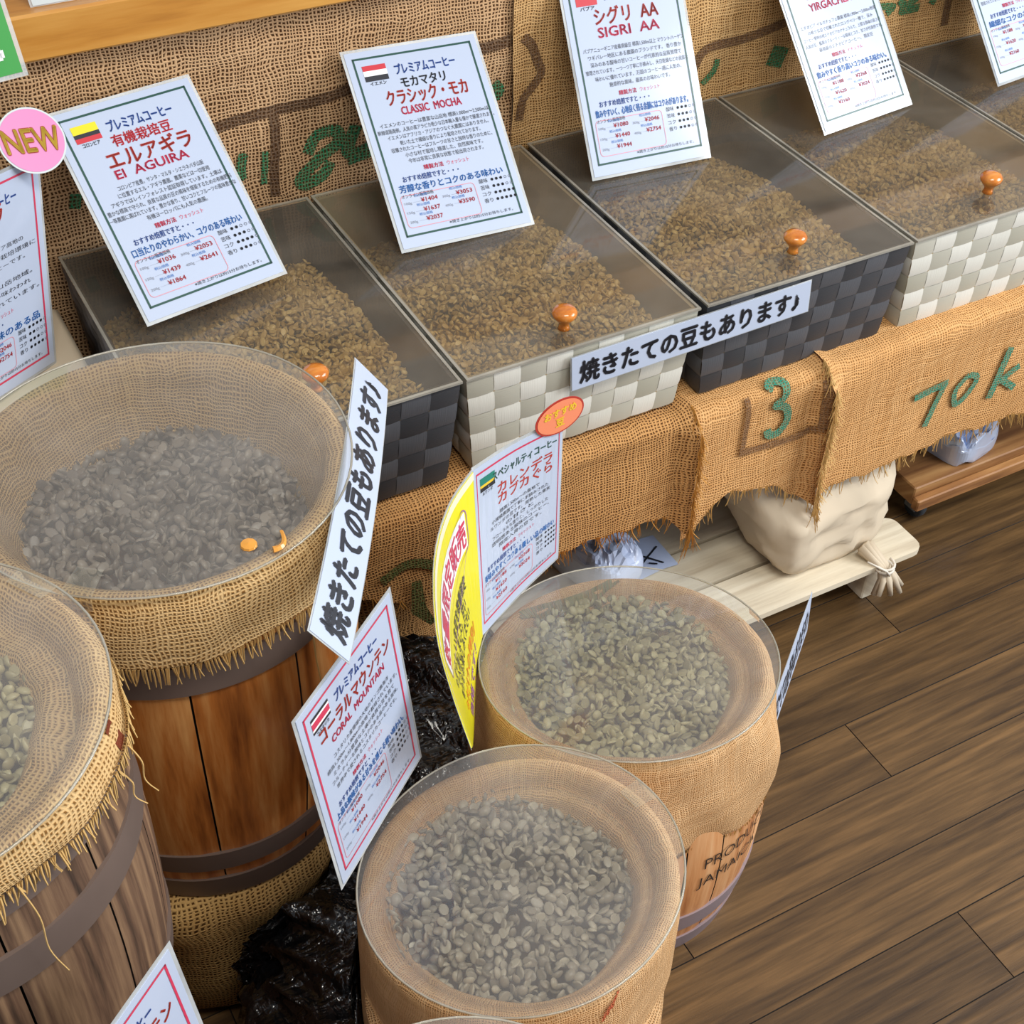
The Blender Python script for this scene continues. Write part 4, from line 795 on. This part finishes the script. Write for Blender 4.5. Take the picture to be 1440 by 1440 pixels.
# red framed card on the front barrel
SCQ = ((.216, .704, .655), (.343, .800, .655), (.358, .778, .440), (.236, .684, .437))
PE = [('コスタリカ産珊瑚の大地のサンゴ礁海洋', .62), ('標高1,300m～1,800mの高地で栽培されています。', .80), ('ミネラル分豊富な土壌が良質な豆を育て', .70), ('フルーティーな酸味とコクのある品のある風味。', .76), ('世界中で愛されるコスタリカコーヒーです。', .70)]
def redcard(q, label, flag=True):
    c = Card('price_card', label, 'sign', quad(*q), .154, .216)
    return fill_card(c, 'crim', [PRE, ('コーラルマウンテン', .205, .12, .76, 'dred', .52), ('CORAL  MOUNTAIN', .28, .075, .58, 'crim', .52)], (.36, .038, PE), 'ウォッシュト', '上品な酸味がある甘みを感じる軽い味わい。', ('1080', '1440', '1944', '2046', '2754'), (3, 3, 3, 3), [('fblack', .5), ('fwhite', .4), ('crim', 1.2), ('fwhite', .4), ('fblack', .5)], 'コスタリカ')
redcard(SCQ, 'red framed price card standing diamond-wise between the orange barrel and the front barrel')
sh_ = Vector((-.281, -.241, 0)); redcard([tuple(Vector(p)+sh_) for p in SCQ], 'red framed price card of which only the top corner shows at the bottom edge')
# white and yellow cards curled around the stencilled barrel
def curve3(P): return lambda u: (lambda k, f: P[k].lerp(P[k+1], f))(min(len(P)-2, int(u*(len(P)-1))), u*(len(P)-1)-min(len(P)-2, int(u*(len(P)-1))))
def ruled(top, bot):
    T, B = curve3(fine([Vector(p) for p in top])), curve3(fine([Vector(p) for p in bot]))
    def f(u, v, h):
        a, b = T(u), B(u); d = (T(min(1, u+.01))-T(max(0, u-.01))).normalized(); n = (b-a).cross(d).normalized()
        if n.dot(Vector((c3t[0], c3t[1], .6))-a) < 0: n = -n
        return tuple(a.lerp(b, v)+n*h)
    return f
wt = [(.537, 1.012, .556), (.595, 1.024, .563), (.659, 1.033, .565)]; wb_ = [(.521, .955, .360), (.589, .993, .360), (.660, 1.026, .360)]
c = Card('price_card', 'white red framed price card with an oval salmon badge standing behind the stencilled barrel', 'sign', ruled(wt, wb_), .154, .205, nu=14, nv=3)
PF = [('標高1,500m～の高地で', .42), ('小規模農園で丁寧に手摘みされた', .60), ('ルワンダの豆です。完熟した果実', .64), ('の甘さと', .30), ('フローラルな香りと、しっかりした', .60), ('透明感ある酸味のコーヒー。', .62), ('限定入荷の豆です。', .46)]
fill_card(c, 'crim', [('スペシャルティコーヒー', .115, .08, .66, 'dgreen', .58), ('カレンデラ', .20, .10, .56, 'dred', .58), ('カブカぐら', .265, .10, .56, 'dred', .58)], (.345, .034, PF), 'ウォッシュト', '香味みやすくコクある優しい品の味わい', ('1188', '1620', '2160', '2268', '3024'), (4, 4, 4, 4), [('fgreen', 1.4), ('dgold', .5), ('fblack', .8)], 'ルワンダ', seg=10)
mp = c.mp; bm = MB(); cx, cy = .93, -.045
def oval(rx, ry, h): return [tuple(Vector(mp(min(1, .93), 0, h))+(Vector(mp(1, 0, 0))-Vector(mp(.9, 0, 0))).normalized()*rx*math.cos(2*PI*k/N)+(Vector(mp(.93, 0, 0))-Vector(mp(.93, .1, 0))).normalized()*(ry*math.sin(2*PI*k/N)+.010)) for k in range(N)]
bm.add(oval(.0335, .0225, .0024)+oval(.0335, .0225, .0016), [tuple(range(N)), tuple(range(2*N-1, N-1, -1))]+[(k, (k+1) % N, N+(k+1) % N, N+k) for k in range(N)], 1); bm.add(oval(.031, .0205, .0028), [tuple(range(N))], 0)
bo = bm.build('badge', [M['orange'], M['i_dred']], c.root); bo['label'] = 'oval salmon badge with yellow lettering'
tm = MB(); ex = (Vector(mp(1, 0, 0))-Vector(mp(.9, 0, 0))).normalized(); ey = (Vector(mp(.93, 0, 0))-Vector(mp(.93, .1, 0))).normalized()
for t, dy, ht in (('おすすめ', .0165, .0115), ('豆', .003, .0125)):
    V, F = glyphs(t, .03); w_ = V[:, 0].max(); tm.add([tuple(Vector(mp(.93, 0, .0034))+ex*(x-w_/2)*ht+ey*(y*ht+dy)) for x, y in V], F)
tm.build('badge_lettering', M['i_dgold'], bo)
yt = [(.378, .709, .521), (.385, .762, .540), (.400, .822, .554), (.438, .903, .561), (.486, .967, .560), (.536, 1.0105, .5555)]
yb_ = [(.439, .821, .362), (.449, .838, .362), (.458, .854, .362), (.477, .888, .362), (.498, .924, .362), (.5205, .9535, .362)]
c = Card('promotion_card', 'bright yellow card curled around the left of the stencilled barrel', 'sign', ruled(yt, yb_), .36, .205, 'yellow', 26, 5)
M['i_cream'] = M['cream']
for i in range(30): c.rect(i*.012, 0, i*.012+.012, .009, 'cream')
c.rrect(.12, .024, .325, .074, .012, .0016, 'purple')
for i in range(12): a = .125+i*.0163; c.rect(a, .028, a+.0163, .070, 'fwhite', .0003)
c.text('数量限定販売', .225, .050, .036, 'crim', .185, .03)
for i, (t, y, wd, cl) in enumerate((('めずらしい生豆を数量限定', .098, .17, 'black'), ('で入荷しました。甘い', .117, .14, 'black'), ('香りをお楽しみください', .136, .16, 'black'), ('今だけの特別', .165, .18, 'orange'), ('価格です！', .188, .16, 'purple'))):
    if cl == 'orange': M['i_orange'] = plain('print orange', 'e88a20', .4)
    c.text(t, .21, y, .020, cl, wd, .02)
c.finish()
# strip signs
def strip(TL, TR, BR, BLc, label, bend=0):
    q = quad(TL, TR, BR, BLc)
    f = q if not bend else (lambda u, v, h: q(u, v, h+bend*(1-(2*u-1)**2)))
    c = Card('strip_sign', label, 'sign', f, .35, .046, nu=12 if bend else 2, film=.0015)
    c.text('焼きたての豆もあります♪', .172, .0235, .0335, 'fblack', .322, .05); return c.finish()
strip((.728, 1.1295, .5625), (1.076, 1.1295, .5680), (1.078, 1.1275, .5230), (.730, 1.1275, .5160), 'white strip sign with black lettering across the white and black basket fronts')
strip((.241, .721, .735), (.416, 1.024, .736), (.441, 1.010, .700), (.266, .707, .699), 'white strip sign with black lettering bent along the orange brown barrel', .006)
strip((.812, .776, .275), (.938, .876, .306), (.917, .850, .272), (.773, .734, .28-.045), 'white strip sign seen nearly edge-on at the right of the stencilled barrel')
# cards on the ledge
q = quad((.27, 1.66, 1.10), (.62, 1.66, 1.10), (.606, 1.590, .8855), (.288, 1.590, .8855)); c = Card('white_card', 'white card standing on the timber ledge, cut off by the top edge', 'sign', q, .32, .22, 'edgew', film=.003)
c.frame(.012, .003, 'dgreen'); c.finish()
q = quad((.07, 1.53, 1.06), (.235, 1.56, 1.06), (.2475, 1.50, .856), (.08, 1.47, .86)); c = Card('green_card', 'green card with white print at the upper left corner', 'sign', q, .165, .215, 'green', film=.005)
c.text('生', .100, .148, .11, 'fwhite', None, .03); c.text('コーヒー生豆', .088, .182, .010, 'fwhite', .10, .0); c.text('焙煎いたします', .088, .197, .008, 'fwhite', .10, .0); c.finish()
